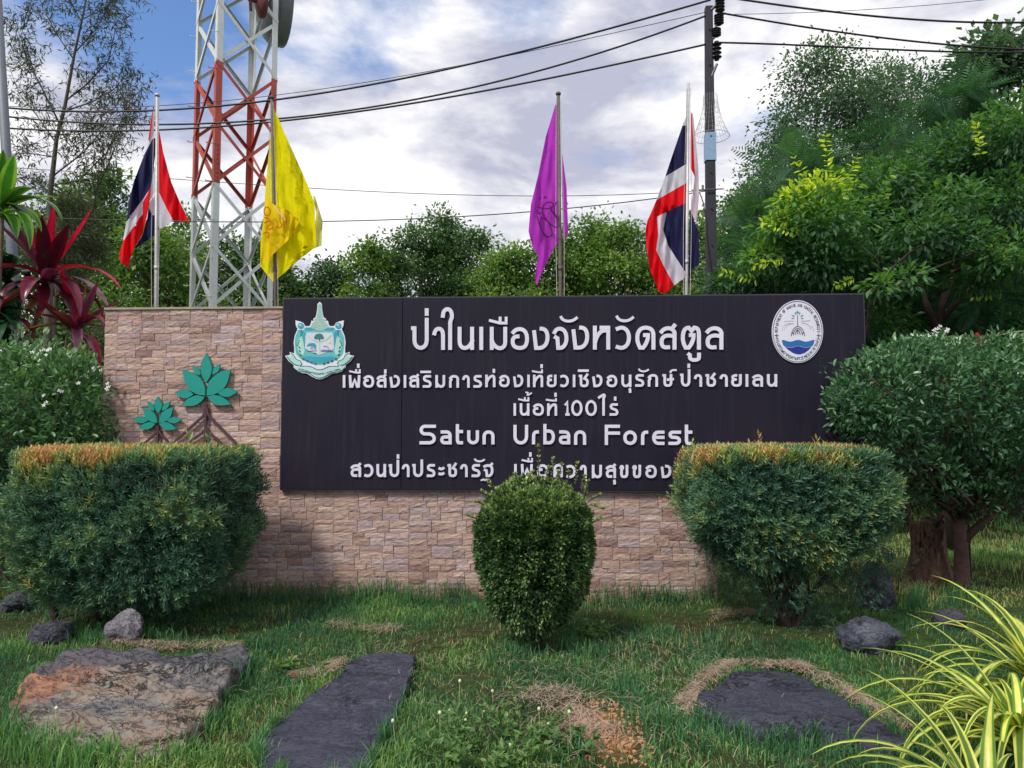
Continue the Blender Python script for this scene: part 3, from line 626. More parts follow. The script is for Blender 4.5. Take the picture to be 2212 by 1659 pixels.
# ================================================================ flag poles and flags
M_pole = plain('galvanised_pole', (.42, .41, .43), .5, .35, var=.3, scale=20, bump=.2)
M_pole_d = plain('weathered_pole', (.11, .085, .08), .7, .1, var=.45, scale=22, bump=.5)
YP = YW+.42
M_rope = plain('pale_rope', (.45, .42, .40), .8)
def flag_pole(top, bot, wpx, mat, label, ball=True):
    a = P(*top, YP); b_ = P(*bot, YP); r = wpx/2/FPX*YP
    d = (a-b_)/(a.z-b_.z); base = b_-d*b_.z
    e = empty('flag_pole', base, label, 'flag pole', 'flag poles behind the sign')
    MB().tube([base, base+d*.95], [r*1.25]*2, 12).tube([base+d*.9, base.lerp(a, .62), a], [r, r*.95, r*.85], 12).build('shaft', mat, e, True)
    if ball:
        m = MB(); q = [(0, -r*.7), (r*1.1, -r*.7), (r*1.45, -r*.1), (r*1.4, r*.5), (r*.9, r*1.0), (0, r*1.15)]
        V = []; n = 12
        for rr, zz in q:
            for k in range(n): V.append((a.x+rr*math.cos(2*math.pi*k/n), a.y+rr*math.sin(2*math.pi*k/n), a.z+zz))
        F = [(j*n+k, j*n+(k+1) % n, (j+1)*n+(k+1) % n, (j+1)*n+k) for j in range(len(q)-1) for k in range(n)]
        m.add(V, F).build('finial', mat, e, True)
    c = base.lerp(a, .64)
    for sd in (-1, 1): MB().tube([a+Vector((sd*r*1.1, -r, -.06)), base.lerp(a, .7)+Vector((sd*r*2.2, -r*1.2, 0)), base.lerp(a, .35)+Vector((sd*r*1.2, -r*1.3, 0))], [.0028]*3, 5).build('rope', M_rope, e)
    MB().tube([c-d*.02, c+d*.02], [r*1.15]*2, 10).build('clamp', mat, e, True)
    return e
flag_pole((339.7, 206), (337, 664), 8.2, M_pole, 'silver flag pole left of the lattice tower carrying a striped flag')
flag_pole((587, 211), (595.5, 664), 8.0, M_pole_d, 'brown weathered flag pole carrying the yellow flag')
flag_pole((1206, 203), (1211, 645), 8.4, M_pole_d, 'brown weathered flag pole carrying the purple flag')
flag_pole((1487, 180), (1482.5, 640), 7.8, M_pole, 'grey flag pole beside the utility pole carrying a striped flag', ball=False)
C_red = cloth('flag_red', (.78, .004, .012), .32); C_navy = cloth('flag_navy', (.010, .010, .058), .1); C_white = cloth('flag_white', (.72, .70, .80), .4)
C_yel = cloth('flag_yellow', (.95, .84, .0), .42); C_yel_shade = cloth('flag_yellow_shade', (.78, .58, .0), .25); C_pur = cloth('flag_purple', (.56, .05, .62), .45); C_pink = cloth('flag_faded_white', (.74, .60, .70), .5)
C_pale = cloth('flag_yellow_thin', (.80, .78, .25), .6)
def patch(mb, Lp, Rp, org, sc, pole_x, off=0.0, amp=.055, seed=0, nu=14, mat=0):
    """a piece of cloth between two edges given in photo units, hanging beside the pole with folds in depth"""
    def res(poly, n):
        p = np.array(poly, float); d = np.concatenate([[0], np.cumsum(np.linalg.norm(np.diff(p, axis=0), axis=1))])
        if d[-1] == 0: return np.repeat(p[:1], n, 0)
        t_ = np.linspace(0, d[-1], n); return np.stack([np.interp(t_, d, p[:, 0]), np.interp(t_, d, p[:, 1])], 1)
    n = 36; m = max(len(Lp), len(Rp))
    if len(Lp) == len(Rp):                          # matching corner points keep their rows
        k = (n-1)//(len(Lp)-1)+1; t_ = np.linspace(0, len(Lp)-1, k*(len(Lp)-1)+1); ii = np.arange(len(Lp))
        A = np.stack([np.interp(t_, ii, [q[j] for q in Lp]) for j in (0, 1)], 1); B = np.stack([np.interp(t_, ii, [q[j] for q in Rp]) for j in (0, 1)], 1)
    else: A = res(Lp, n); B = res(Rp, n)
    n = len(A); V = []
    for j in range(n):
        for u in np.linspace(0, 1, nu+1):
            x, y = A[j]*(1-u)+B[j]*u; px, py = (org[0]+x/sc)*K, (org[1]+y/sc)*K
            dx = px-pole_x; g = min(1, abs(dx)/45)
            dep = amp*g*(math.sin(dx*.16-py*.028+seed)+.45*math.sin(dx*.34+py*.05+2*seed))+off
            V.append(tuple(P(px, py, YP-.006+dep)))
    F = [(j*(nu+1)+i_, j*(nu+1)+i_+1, (j+1)*(nu+1)+i_+1, (j+1)*(nu+1)+i_) for j in range(n-1) for i_ in range(nu)]
    mb.add(V, F, .5, mat)
def flag(loc_px, label, parts, org, sc, seed, group=None):
    e = empty('flag', P(*loc_px, YP), label, 'flag', group)
    for nm, mat, pieces in parts:
        for pc in pieces:
            mb = MB(); patch(mb, pc[0], pc[1], org, sc, loc_px[0], pc[2] if len(pc) > 2 else 0, seed=seed); mb.build(nm, mat, e, True)
    return e
o7, s7 = (280, 220), 2.962
flag((339.5, 230), 'red, white and navy striped flag hanging left of the lattice tower', [
    ('red_stripe', C_red, [([(300, 170), (286, 250), (268, 385)], [(304, 170), (300, 250), (276, 390)]),
        ([(280, 745), (228, 850), (228, 930), (85, 1130), (52, 1235), (62, 1290), (118, 1328)], [(289, 745), (276, 860), (258, 950), (222, 1090), (165, 1180), (128, 1285), (126, 1332)], -.01),
        ([(346, 325), (346, 500), (342, 762), (400, 882), (452, 982)], [(352, 325), (380, 480), (440, 700), (500, 840), (570, 985)], .01)]),
    ('white_stripe', C_white, [([(304, 180), (276, 390), (240, 492)], [(318, 180), (310, 300), (300, 390)], .012),
        ([(300, 560), (283, 738), (190, 860), (108, 983), (82, 1125)], [(322, 600), (318, 770), (228, 925), (160, 1045), (88, 1132)], .004), ([(276, 850), (266, 880), (298, 940)], [(322, 780), (322, 900), (322, 945)], .006),
        ([(338, 765), (338, 900), (338, 1005), (352, 1038)], [(344, 765), (400, 882), (455, 985), (365, 1038)], .004)]),
    ('navy_stripe', C_navy, [([(303, 372), (240, 490), (162, 690), (122, 850), (107, 983)], [(322, 372), (322, 480), (306, 610), (286, 738), (112, 985)], 0),
        ([(270, 885), (262, 960), (225, 1092), (168, 1186)], [(322, 940), (322, 1000), (318, 1090), (172, 1190)], .008), ([(338, 1008), (338, 1052)], [(357, 1036), (346, 1052)], .012)])], o7, s7, 1.0, 'striped national flags')
yf = flag((588, 235), 'plain bright yellow flag with a gold royal monogram, blowing right of its pole', [
    ('cloth', C_yel, [([(1192, 150), (1168, 400), (1140, 700), (1122, 950), (1100, 1150), (1098, 1320), (1190, 1432)], [(1199, 150), (1300, 385), (1420, 650), (1500, 850), (1512, 1175), (1380, 1275), (1202, 1434)], .02)]),
    ('fold', C_yel_shade, [([(1136, 790), (1126, 950), (1110, 1150), (1102, 1308)], [(1190, 860), (1300, 905), (1270, 1160), (1112, 1306)], -.07), ([(1190, 860), (1300, 905), (1270, 1160)], [(1340, 940), (1388, 985), (1320, 1110)], -.065)]),  # same yellow cloth, darkened to paint shade on the fold
    ('thin_edge', C_pale, [([(1490, 800), (1512, 930), (1490, 1190)], [(1502, 800), (1560, 985), (1552, 1168)], .06)]), ], o7, s7, 2.2)
strokes('monogram', ['M1140 880 C1120 900 1120 940 1150 945 C1180 940 1180 890 1145 880', 'M1130 960 C1160 960 1190 990 1160 1020 C1130 1040 1170 1060 1190 1030', 'M1120 1080 C1150 1050 1180 1080 1150 1110', 'M1230 900 C1260 930 1230 970 1250 1000 C1270 1030 1230 1050 1215 1020', 'M1265 960 C1300 950 1300 1000 1270 1010', 'M1125 1000 L1170 980 L1200 1010'],
        o7, s7, 9, .003, cloth('monogram_gold', (.55, .16, .0), .1), yf, YP-.145)
o8, s8 = (1280, 200), 2.963
pf = flag((1207, 228), 'purple flag with a dark curling royal monogram hanging at the centre', [
    ('cloth', C_pur, [([(322, 180), (250, 420), (195, 700), (140, 920), (122, 1120), (150, 1230), (192, 1310), (172, 1440), (174, 1508)], [(338, 190), (345, 420), (348, 700), (352, 950), (352, 1195), (310, 1245), (280, 1310), (218, 1430), (186, 1516)], .01),
        ([(368, 540), (370, 800), (378, 1185)], [(372, 540), (405, 800), (416, 1130)], .02)]), ], o8, s8, .4)
strokes('monogram', ['M190 1010 C200 1120 270 1190 295 1150 C310 1090 240 1010 215 1020 C190 1060 230 1160 265 1170', 'M190 940 C240 960 300 960 305 925 C300 890 240 900 225 950 C220 1010 300 1100 335 1090', 'M335 900 C310 920 300 1000 335 1010', 'M280 930 C300 990 320 1000 340 1040',
        'M200 890 C195 870 210 865 215 880', 'M238 880 C232 860 255 858 255 878', 'M190 980 C200 1000 215 990 212 975'], o8, s8, 8, .003, cloth('monogram_violet', (.05, .008, .06), .05), pf, YP-.085)
flag((1485, 262), 'red, white and navy striped flag hanging right, next to the utility pole', [
    ('white_stripe', C_white, [([(1292, 265), (1258, 345)], [(1305, 265), (1303, 335)]), ([(1135, 715), (1070, 890)], [(1300, 617), (1300, 757)]),
        ([(1075, 1013), (1083, 1150), (1067, 1260), (1130, 1390), (1202, 1522)], [(1148, 973), (1120, 1110), (1155, 1225), (1283, 1422), (1276, 1467)], -.006)]),
    ('faded_stripe', C_pink, [([(1322, 235), (1340, 480), (1353, 720), (1322, 980)], [(1342, 255), (1380, 640), (1386, 850), (1368, 1062)], .012)]),
    ('navy_stripe', C_navy, [([(1262, 340), (1190, 550), (1135, 715)], [(1300, 332), (1300, 480), (1300, 617)]), ([(1148, 973), (1118, 1110), (1160, 1230), (1278, 1416)], [(1300, 905), (1300, 1100), (1300, 1300), (1300, 1424)], -.002),
        ([(1315, 955), (1315, 1200), (1306, 1424)], [(1324, 972), (1386, 1140), (1386, 1365)], .006)]),
    ('red_stripe', C_red, [([(1070, 888), (1040, 960), (1004, 1040)], [(1300, 757), (1300, 905), (1148, 978)]), ([(1004, 1040), (988, 1110), (998, 1250), (1020, 1400), (1090, 1575), (1137, 1580)], [(1148, 978), (1078, 1015), (1083, 1150), (1067, 1260), (1130, 1390), (1202, 1522)], -.003),
        ([(1322, 240), (1322, 450), (1322, 650)], [(1331, 250), (1343, 480), (1356, 722)], .008)])], o8, s8, 3.1, 'striped national flags')
for nm_pt in ((590, 497, 606, 520),):
    pass
strokes('tie_rope', ['M1205 885 C1230 890 1235 930 1278 968 L1280 980'], o7, s7, 8, .004, plain('rope', (.6, .45, .4), .8), yf, YP-.16)

# ================================================================ lattice tower with dish antennas
YT = 15.5; al = R(42.0+2.6); sT = 1.37
B0 = P(1138*.4063, 970*.4063, YT); bx, by = B0.x, B0.y
vBD = np.array([math.cos(al), math.sin(al)])*sT; vBA = np.array([-math.sin(al), math.cos(al)])*sT
cor = {'B': np.array([bx, by]), 'D': np.array([bx, by])+vBD, 'A': np.array([bx, by])+vBA, 'C': np.array([bx, by])+vBD+vBA}
tower = empty('lattice_tower', (bx, by, 0), 'tall red and white steel lattice tower rising behind the wall at left', 'tower')
M_tw = plain('tower_white', (.56, .60, .60), .5, .1, var=.12, scale=8); M_tr = plain('tower_red', (.40, .065, .045), .55, .1, var=.2, scale=8)
zr0 = B0.z; ph = (P(1150*.4063, 320*.4063, YT).z-zr0)/2
levels = [zr0+ph*k for k in range(-6, 7)]
LW = .125; TH_ = .016
def inward(c1): ctr = (cor['B']+cor['C'])/2; d = ctr-cor[c1]; return d/np.linalg.norm(d)
e1 = vBD/sT; e2 = vBA/sT
def bandmat(z): return M_tr if zr0-.01 <= z < zr0+2*ph-.01 else M_tw
sgn = {'B': (1, 1), 'D': (-1, 1), 'A': (1, -1), 'C': (-1, -1)}
segs = [(-.1 if levels[0] > -.1 else levels[0], zr0, M_tw), (zr0, zr0+2*ph, M_tr), (zr0+2*ph, levels[-1], M_tw)]
segs[0] = (-.1, zr0, M_tw)
for c1, (s1, s2) in sgn.items():
    for za, zb, mt in segs:
        p = cor[c1]; m = MB()
        for ea, eb, sa in ((e1, e2, s1), (e2, e1, s2)):
            c = p+ea*sa*LW/2; 
            rot = np.array([[ea[0], eb[0], 0], [ea[1], eb[1], 0], [0, 0, 1]])
            m.box((c[0], c[1], (za+zb)/2), (LW, TH_, zb-za), .5, 0, rot)
        m.build('leg', mt, tower)
for (a_, b_) in (('B', 'D'), ('B', 'A'), ('A', 'C'), ('D', 'C')):
    pa, pb = cor[a_], cor[b_]; d = (pb-pa)/sT; nrm = np.array([d[1], -d[0]])
    if nrm@((cor['B']+cor['C'])/2-pa) > 0: nrm = -nrm
    for k in range(len(levels)-1):
        z0, z1 = levels[k], levels[k+1]
        if z1 < 0: continue
        z0c = max(z0, 0)
        for q, (x, y) in enumerate(((pa, pb), (pb, pa))):
            o_ = nrm*(.012 if q else -.014)
            A3 = (x[0]+o_[0], x[1]+o_[1], z0); B3 = (y[0]+o_[0], y[1]+o_[1], z1)
            m = MB(); m.bar(A3, B3, .072, .008, side=np.cross(np.array(B3)-np.array(A3), (nrm[0], nrm[1], 0)))
            m.bar(np.array(A3)-np.array((nrm[0]*.03, nrm[1]*.03, -.04)), np.array(B3)-np.array((nrm[0]*.03, nrm[1]*.03, -.04)), .06, .008, side=(nrm[0], nrm[1], 0))
            m.build('brace', bandmat((z0+z1)/2), tower)
for k, z in enumerate(np.arange(1.5, levels[-1], .42)):
    p = cor['B' if k % 2 else 'A']
    MB().tube([(p[0]+.02, p[1]-.01, z), (p[0]-.11-.05*(k % 2), p[1]-.05, z+.0)], [.009, .009], 6).tube([(p[0]-.11-.05*(k % 2), p[1]-.05, z-.005), (p[0]-.112-.05*(k % 2), p[1]-.05, z+.03)], [.009, .009], 6).build('step_bolt', bandmat(z), tower)
for c1, zz in (('B', zr0+.35*ph), ('A', zr0+.4*ph), ('C', zr0+.4*ph)):
    p = cor[c1]; s1, s2 = sgn[c1]
    m = MB(); rot = np.array([[e1[0], e2[0], 0], [e1[1], e2[1], 0], [0, 0, 1]])
    c = p+e1*s1*LW*.5-e2*s2*.014
    m.box((c[0], c[1], zz), (LW*.95, .012, ph*.62), .5, 0, rot); gp = m.build('splice_plate', M_tr, tower)
    for r_ in range(8):
        q = c-e2*s2*.014; z_ = zz-ph*.26+r_*ph*.075
        MB().tube([(q[0], q[1], z_), (q[0]-e2[0]*s2*.02, q[1]-e2[1]*s2*.02, z_)], [.013, .012], 6).build('bolt', M_root, gp)
# dishes mounted near the top
def dish(cx_, cy_, Y, rad, yaw_, pitch_, mat, rim, label, dp=.55):
    c = P(cx_, cy_, Y); e = empty('dish_antenna', c, label, 'antenna')
    M3 = Matrix.Rotation(yaw_, 3, 'Z') @ Matrix.Rotation(pitch_, 3, 'X')
    prof = [(0, 0), (.25, .02), (.5, .08), (.72, .18), (.88, .30), (.97, .42), (1, .48), (1, dp+.2), (.98, dp+.22), (.7, dp+.26), (0, dp+.28)]
    n = 40; V = []
    for r_, h in prof:
        for k in range(n):
            a = 2*math.pi*k/n; V.append(tuple(c+M3 @ Vector((r_*rad*math.cos(a), h*rad*.8, r_*rad*math.sin(a)))))
    F = [(j*n+k, j*n+(k+1) % n, (j+1)*n+(k+1) % n, (j+1)*n+k) for j in range(len(prof)-1) for k in range(n)]
    MB().add(V, F[:6*n]).build('bowl', mat, e, True); MB().add(V, F[6*n:]).build('shroud', rim, e, True)
    MB().tube([c, c+M3 @ Vector((0, -.5*rad, 0))], [rad*.14, rad*.1], 12).build('hub', mat, e)
    MB().bar(c+M3 @ Vector((0, -.35*rad, -.25)), c+M3 @ Vector((0, -.35*rad, .25)), .06, .05).build('mount', mat, e)
    return e
M_dish = plain('dish_grey', (.17, .18, .23), .6, var=.3, scale=4); M_dish2 = plain('dish_shroud', (.24, .25, .30), .6, var=.3, scale=4)
dish(548, -22, YT+1.9, 1.22, R(-60), R(4), M_dish, M_dish2, 'large weathered grey dish antenna at the top of the tower')
dish(552, 2, YT+.75, .34, R(-55), R(4), plain('dish_red', (.13, .03, .035), .6, var=.3), plain('dish_red_shroud', (.16, .05, .05), .6, var=.3), 'small dark red dish antenna inside the tower below the grey dish')

# ================================================================ utility pole, cables, left post
YU = 11.0
M_con = plain('dark_concrete', (.022, .022, .034), .8, var=.35, scale=8, bump=.3); M_ins = plain('insulator_black', (.012, .012, .016), .35)
ut = P(1530.5, 16, YU); ub = P(1537, 634, YU); dU = (ut-ub)/(ut.z-ub.z); u0 = ub-dU*ub.z
up = empty('utility_pole', u0, 'dark square concrete utility pole behind the right end of the sign', 'utility pole')
def sq(mb, za, zb, wa, wb):
    a = u0+dU*za; b_ = u0+dU*zb; V = []
    for p, w_ in ((a, wa), (b_, wb)):
        for x, y in ((-1, -1), (1, -1), (1, 1), (-1, 1)): V.append((p.x+x*w_/2, p.y+y*w_/2, p.z))
    mb.add(V, [(0, 1, 5, 4), (1, 2, 6, 5), (2, 3, 7, 6), (3, 0, 4, 7), (4, 5, 6, 7)])
m = MB(); sq(m, 0, ut.z, .185, .105); so = m.build('shaft', M_con, up)
zb0, zb1 = P(1535, 349, YU).z, P(1535, 289, YU).z
m = MB(); sq(m, zb0, zb1, .155, .150); m.build('blue_band', plain('pale_blue_band', (.22, .33, .50), .5, var=.1), up)
for k, z in enumerate(np.arange(3.2, ut.z-.3, .55)):
    m = MB(); q = u0+dU*z+Vector((0, -.09+.006*z, 0)); m.tube([q, q+Vector((0, -.03, 0))], [.012, .012], 6); m.build('bolt', M_ins, up)
def insulator(px, py, h, horiz=False):
    c = P(px, py, YU-.05); m = MB()
    for k in range(4): m.tube([c+Vector((0, 0, (k-1.5)*h/4-.012)), c+Vector((0, 0, (k-1.5)*h/4)), c+Vector((0, 0, (k-1.5)*h/4+.014))], [.045, .075, .045], 14)
    m.tube([c+Vector((0, 0, -h*.55)), c+Vector((0, 0, h*.55))], [.036, .036], 10); setp(m.build('insulator', M_ins, up, True), kind='stuff')
insulator(1555, 12, .20); insulator(1553, 42, .16); insulator(1548, 110, .26); insulator(1547, 70, .12)
for a_, b_ in (((1541, 84), (1550, 40)), ((1537, 165), (1549, 138)), ((1536, 22), (1556, 2))):
    MB().tube([P(*a_, YU-.04), P(*b_, YU-.05)], [.022, .018], 8).build('bracket', M_ins, up)
MB().tube([P(1495, 411, YU-.1), P(1562, 408, YU-.1)], [.01, .01], 6).tube([P(1518, 411, YU-.1), P(1518, 400, YU-.1)], [.018, .018], 6).build('cross_rod', plain('steel_rod', (.12, .12, .13), .5, .5), up)
m = MB(); cp = [P(x, y, YU-.1) for x, y in ((1500, 412), (1512, 418), (1520, 440), (1524, 470), (1527, 520), (1533, 560), (1538, 600))]; m.tube(cp, [.008]*7, 6); m.build('drop_wire', M_ins, up)
# wire cone around the pole
cone = empty('animal_guard', P(1536, 300, YU), 'thin wire mesh cone wrapped around the utility pole', 'wire cone')
wm = MB(); zt, zb_ = P(1536, 205, YU).z, P(1536, 296, YU).z; cxx, cyy = P(1536, 300, YU).x, YU
prof = [(u, .10+(.27-.10)*(u**1.8)) for u in np.linspace(0, 1, 9)]
for k in range(26):
    a = 2*math.pi*k/26; wm.tube([(cxx+r_*math.cos(a), cyy+r_*math.sin(a), zt+(zb_-zt)*u) for u, r_ in prof], [.0016]*9, 4)
for u, r_ in prof[2:]:
    wm.tube([(cxx+r_*math.cos(a), cyy+r_*math.sin(a), zt+(zb_-zt)*u) for a in np.linspace(0, 2*math.pi, 31)], [.0016 if u < 1 else .004]*31, 4)
setp(wm.build('wire_mesh', plain('wire', (.35, .35, .37), .5, .3), cone), kind='stuff')
M_cab = plain('cable_black', (.012, .012, .014), .5)
def cable(pts, r, label, grp='cables strung from the utility pole', Y=YU-.03, YL=None):
    p = np.array(pts, float); t_ = np.linspace(0, 1, len(p)); T = np.linspace(0, 1, 40)
    co = np.polyfit(p[:, 0], p[:, 1], min(3, len(p)-1)); xx = np.linspace(p[0, 0], p[-1, 0], 40); yy = np.polyval(co, xx)
    corr = np.interp(xx, p[:, 0] if p[0, 0] < p[-1, 0] else p[::-1, 0], (p[:, 1]-np.polyval(co, p[:, 0])) if p[0, 0] < p[-1, 0] else (p[:, 1]-np.polyval(co, p[:, 0]))[::-1])
    q = [P(x, y, Y) for x, y in zip(xx, yy+corr*.0)]
    mb = MB().tube(q, [r]*40, 6); o = mb.build('cable', M_cab, None, True); setp(o, label, 'cable', grp)
cable([(10, 234), (200, 238), (420, 234), (600, 217), (900, 163), (1200, 92), (1535, 0)], .015, 'thick black cable, the highest one sloping up to the pole top from the left')
cable([(10, 252), (300, 267), (600, 257), (900, 217), (1200, 140), (1535, 31)], .014, 'thick black cable, middle of the three left of the utility pole')
cable([(10, 277), (300, 281), (600, 262), (800, 239), (1200, 165), (1535, 94)], .014, 'thick black cable, lowest of the three left of the utility pole')
cable([(10, 229), (260, 232), (600, 205), (1000, 140), (1535, 24)], .005, 'hair thin wire just above the thick cables left of the pole')
cable([(1556, -8), (1700, 13), (1900, 36), (2260, 47)], .015, 'thick black cable, highest of the three running right from the pole')
cable([(1558, 28), (1750, 60), (2000, 92), (2260, 108)], .014, 'thick black cable, second from the top right of the utility pole')
cable([(1552, 92), (1800, 101), (2000, 110), (2260, 112)], .014, 'thick black cable, lowest of the three running right from the pole')
cable([(1545, 31), (1850, 22), (2260, -16)], .004, 'hair thin wire rising to the right of the utility pole')
cable([(10, 360), (290, 383), (700, 405), (1000, 422), (1250, 424), (1530, 410)], .006, 'thin wire crossing low behind the flags, upper of two', Y=YU+2)
cable([(10, 468), (300, 476), (700, 479), (1000, 467), (1530, 412)], .009, 'black wire crossing low behind the flags, lower of two', Y=YU+2)
pa, pb = P(-2, 60, 9.5), P(36, 720, 9.5); dd = (pa-pb)/(pa.z-pb.z); p0 = pb-dd*pb.z
po = MB().tube([p0, p0+dd*4, p0+dd*9], [.075, .065, .05], 16).build('metal_post', plain('post_grey', (.13, .15, .19), .6, .2, var=.15), None, True)
po.location = (0, 0, 0); setp(po, 'tall slightly leaning grey metal post at the left edge of the picture', 'post')
for z in (.9, 2.2): pass

# ================================================================ rocks
def noise3(V, sc, seed): return np.array([noise.fractal(Vector((v[0]*sc+seed, v[1]*sc, v[2]*sc)), .9, 2.1, 5) for v in V])
def rock_mat(name, stops, crack=.6, sc=9, bump=1.0, stretch=(1, 1, 1), patch=.5, tint=None, layers=.55):
    m, t, b, o = new_mat(name)
    v = t.add('ShaderNodeTexCoord').outputs['Object']
    mp_ = t.add('ShaderNodeMapping'); mp_.inputs['Scale'].default_value = stretch; mp_.inputs['Rotation'].default_value = (0, 0, R(25)); t.link(v, mp_.inputs[0])
    f = t.noise(mp_.outputs[0], sc*.28, 6, .6, .5); f2 = t.noise(mp_.outputs[0], sc*3.0, 7, .7, .3)
    c = t.ramp(t.math('ADD', t.math('MULTIPLY', f, .8), t.math('MULTIPLY', f2, .2)), stops)
    if tint: c = tint(t, v, c)
    f3 = t.noise(mp_.outputs[0], sc*.42, 7, .68, .7)
    ck = t.math('ABSOLUTE', t.math('SUBTRACT', f3, .5))
    ckr = t.ramp(ck, [(0, (0, 0, 0)), (.006, (.25, .25, .25)), (.02, (1, 1, 1))])
    only = t.ramp(t.noise(v, sc*.30, 3, .5), [(patch-.03, (0, 0, 0)), (patch+.05, (1, 1, 1))])
    ckm = t.math('MULTIPLY', t.math('SUBTRACT', 1.0, ckr), only)
    c2 = t.mix(t.math('MULTIPLY', ckm, crack), c, (.012, .012, .018))
    c2 = t.mix(1.0, c2, t.ramp(f2, [(.3, (.78, .78, .78)), (.7, (1.2, 1.2, 1.2))]), 'MULTIPLY')
    t.link(c2, b.inputs['Base Color']); b.inputs['Roughness'].default_value = .68; b.inputs['Specular IOR Level'].default_value = .3
    bn = t.add('ShaderNodeBump'); bn.inputs['Strength'].default_value = bump; bn.inputs['Distance'].default_value = .018
    f4 = t.math('MULTIPLY', t.noise(mp_.outputs[0], sc*.55, 6, .62, .4), 11.0)
    fr_ = t.math('FRACT', f4); stp = t.math('ADD', t.math('FLOOR', f4), t.math('POWER', fr_, 7.0))     # split layers of the stone
    t.link(t.math('ADD', t.math('MULTIPLY', stp, layers), t.math('SUBTRACT', t.math('MULTIPLY', f2, .35), t.math('MULTIPLY', ckm, .9))), bn.inputs['Height']); t.link(bn.outputs[0], b.inputs['Normal'])
    return m
SLABS = []
def slab_rock(outline, h, mat, label, seed, tilt=(0, 0), ledge=.02, edge=.03):
    g = [G(x*1.0, y*1.0, h*.8) for x, y in outline]; c = sum(g, Vector())/len(g)
    pl = np.array([(p.x, p.y) for p in g]); SLABS.append(pl)
    n = 150; cl = np.concatenate([pl, pl[:1]]); d = np.concatenate([[0], np.cumsum(np.linalg.norm(np.diff(cl, axis=0), axis=1))])
    tt = np.linspace(0, d[-1], n, endpoint=False); ring = np.stack([np.interp(tt, d, cl[:, 0]), np.interp(tt, d, cl[:, 1])], 1)
    rg = np.random.default_rng(seed)
    jit = np.array([noise.fractal(Vector((x*9, y*9, seed)), .8, 2, 4) for x, y in ring])*.018
    cc = np.array([c.x, c.y]); radv = ring-cc; rl = np.linalg.norm(radv, axis=1)[:, None]; ring = ring+radv/rl*jit[:, None]
    fr = list(np.linspace(.0, .94, 44)[1:])+[.97, .99, 1.0, 1.005, 1.0]
    V = [(c.x, c.y, h)]
    for k, f in enumerate(fr):
        for j in range(n):
            x, y = cc+(ring[j]-cc)*f
            st = noise.fractal(Vector((x*2.2+y*1.2+seed, y*6.0, 0)), .7, 2.1, 5)
            sq_ = st*6; step = (math.floor(sq_)+(sq_-math.floor(sq_))**5)/6*.85+st*.15
            fine = noise.fractal(Vector((x*14, y*14, seed)), .8, 2, 4)
            z = h+ledge*1.6*step+.004*fine+tilt[0]*(x-c.x)+tilt[1]*(y-c.y)
            if k == len(fr)-4: z -= edge*.25
            if k == len(fr)-3: z -= edge*.8
            if k == len(fr)-2: z -= edge*2
            if k == len(fr)-1: z = -.08
            V.append((x, y, z))
    F = [(0, 1+j, 1+(j+1) % n) for j in range(n)]+[(1+k*n+j, 1+(k+1)*n+j, 1+(k+1)*n+(j+1) % n, 1+k*n+(j+1) % n) for k in range(len(fr)-1) for j in range(n)]
    o = MB().add(V, F).build('flat_rock', mat, None, False); me = o.data
    me.polygons.foreach_set('use_smooth', np.ones(len(me.polygons), dtype=bool))
    try: me.set_sharp_from_angle(angle=R(28))
    except Exception: pass
    return setp(o, label, 'rock', 'flat stepping rocks set in the grass')
rc = G(250, 1520)
def rust_tint(t, v, c):                             # rust coloured at its left end, slate grey along its far edge
    sx = t.add('ShaderNodeSeparateXYZ'); t.link(v, sx.inputs[0]); nn = t.noise(v, 5, 5, .65)
    lx = t.math('ADD', t.math('MULTIPLY', t.math('SUBTRACT', sx.outputs[0], rc.x-.20), -2.6), t.math('MULTIPLY', t.math('SUBTRACT', nn, .5), 2.2))
    c = t.mix(t.ramp(lx, [(0, (0, 0, 0)), (.5, (.85, .85, .85))]), c, t.ramp(t.noise(v, 12, 5, .7), [(.35, (.10, .04, .032)), (.5, (.23, .095, .055)), (.68, (.29, .17, .10))]))
    ly = t.math('ADD', t.math('MULTIPLY', t.math('SUBTRACT', sx.outputs[1], rc.y+.26), 5.0), t.math('MULTIPLY', t.math('SUBTRACT', nn, .5), 3.0))
    return t.mix(t.ramp(ly, [(0, (0, 0, 0)), (.6, (.9, .9, .9))]), c, (.06, .064, .082))
M_r1 = rock_mat('rust_and_cream_rock', [(.34, (.05, .055, .07)), (.43, (.12, .115, .12)), (.5, (.19, .165, .145)), (.56, (.18, .125, .095)), (.63, (.23, .20, .175)), (.72, (.09, .09, .105))], .9, 6, .9, (.8, 2.0, 1), .49, rust_tint, 1.1)
M_r2 = rock_mat('slate', [(.3, (.030, .032, .052)), (.5, (.040, .042, .068)), (.7, (.058, .060, .088))], .8, 8, .8, (.8, 2.6, 1), .56)
M_r3 = rock_mat('dark_slate', [(.3, (.024, .026, .042)), (.5, (.033, .036, .056)), (.7, (.048, .05, .072))], .8, 9, .8, (.9, 2.2, 1), .52)
slab_rock([(18, 1550), (28, 1500), (75, 1447), (130, 1420), (250, 1412), (400, 1412), (510, 1413), (545, 1425), (520, 1450), (478, 1486), (470, 1520), (430, 1572), (395, 1610), (368, 1642), (300, 1645), (225, 1615), (140, 1592), (60, 1590), (24, 1572)], .085, M_r1, 'large cream and rust coloured cracked flat rock in the lower left grass', 3, (0, .015), .045, .03)
slab_rock([(553, 1612), (580, 1570), (640, 1530), (700, 1482), (765, 1428), (810, 1412), (897, 1415), (893, 1450), (872, 1500), (852, 1560), (800, 1650), (770, 1700), (620, 1700), (560, 1640)], .05, M_r2, 'long blue grey slate slab lying diagonally left of centre', 11, (0, 0), .02, .015)
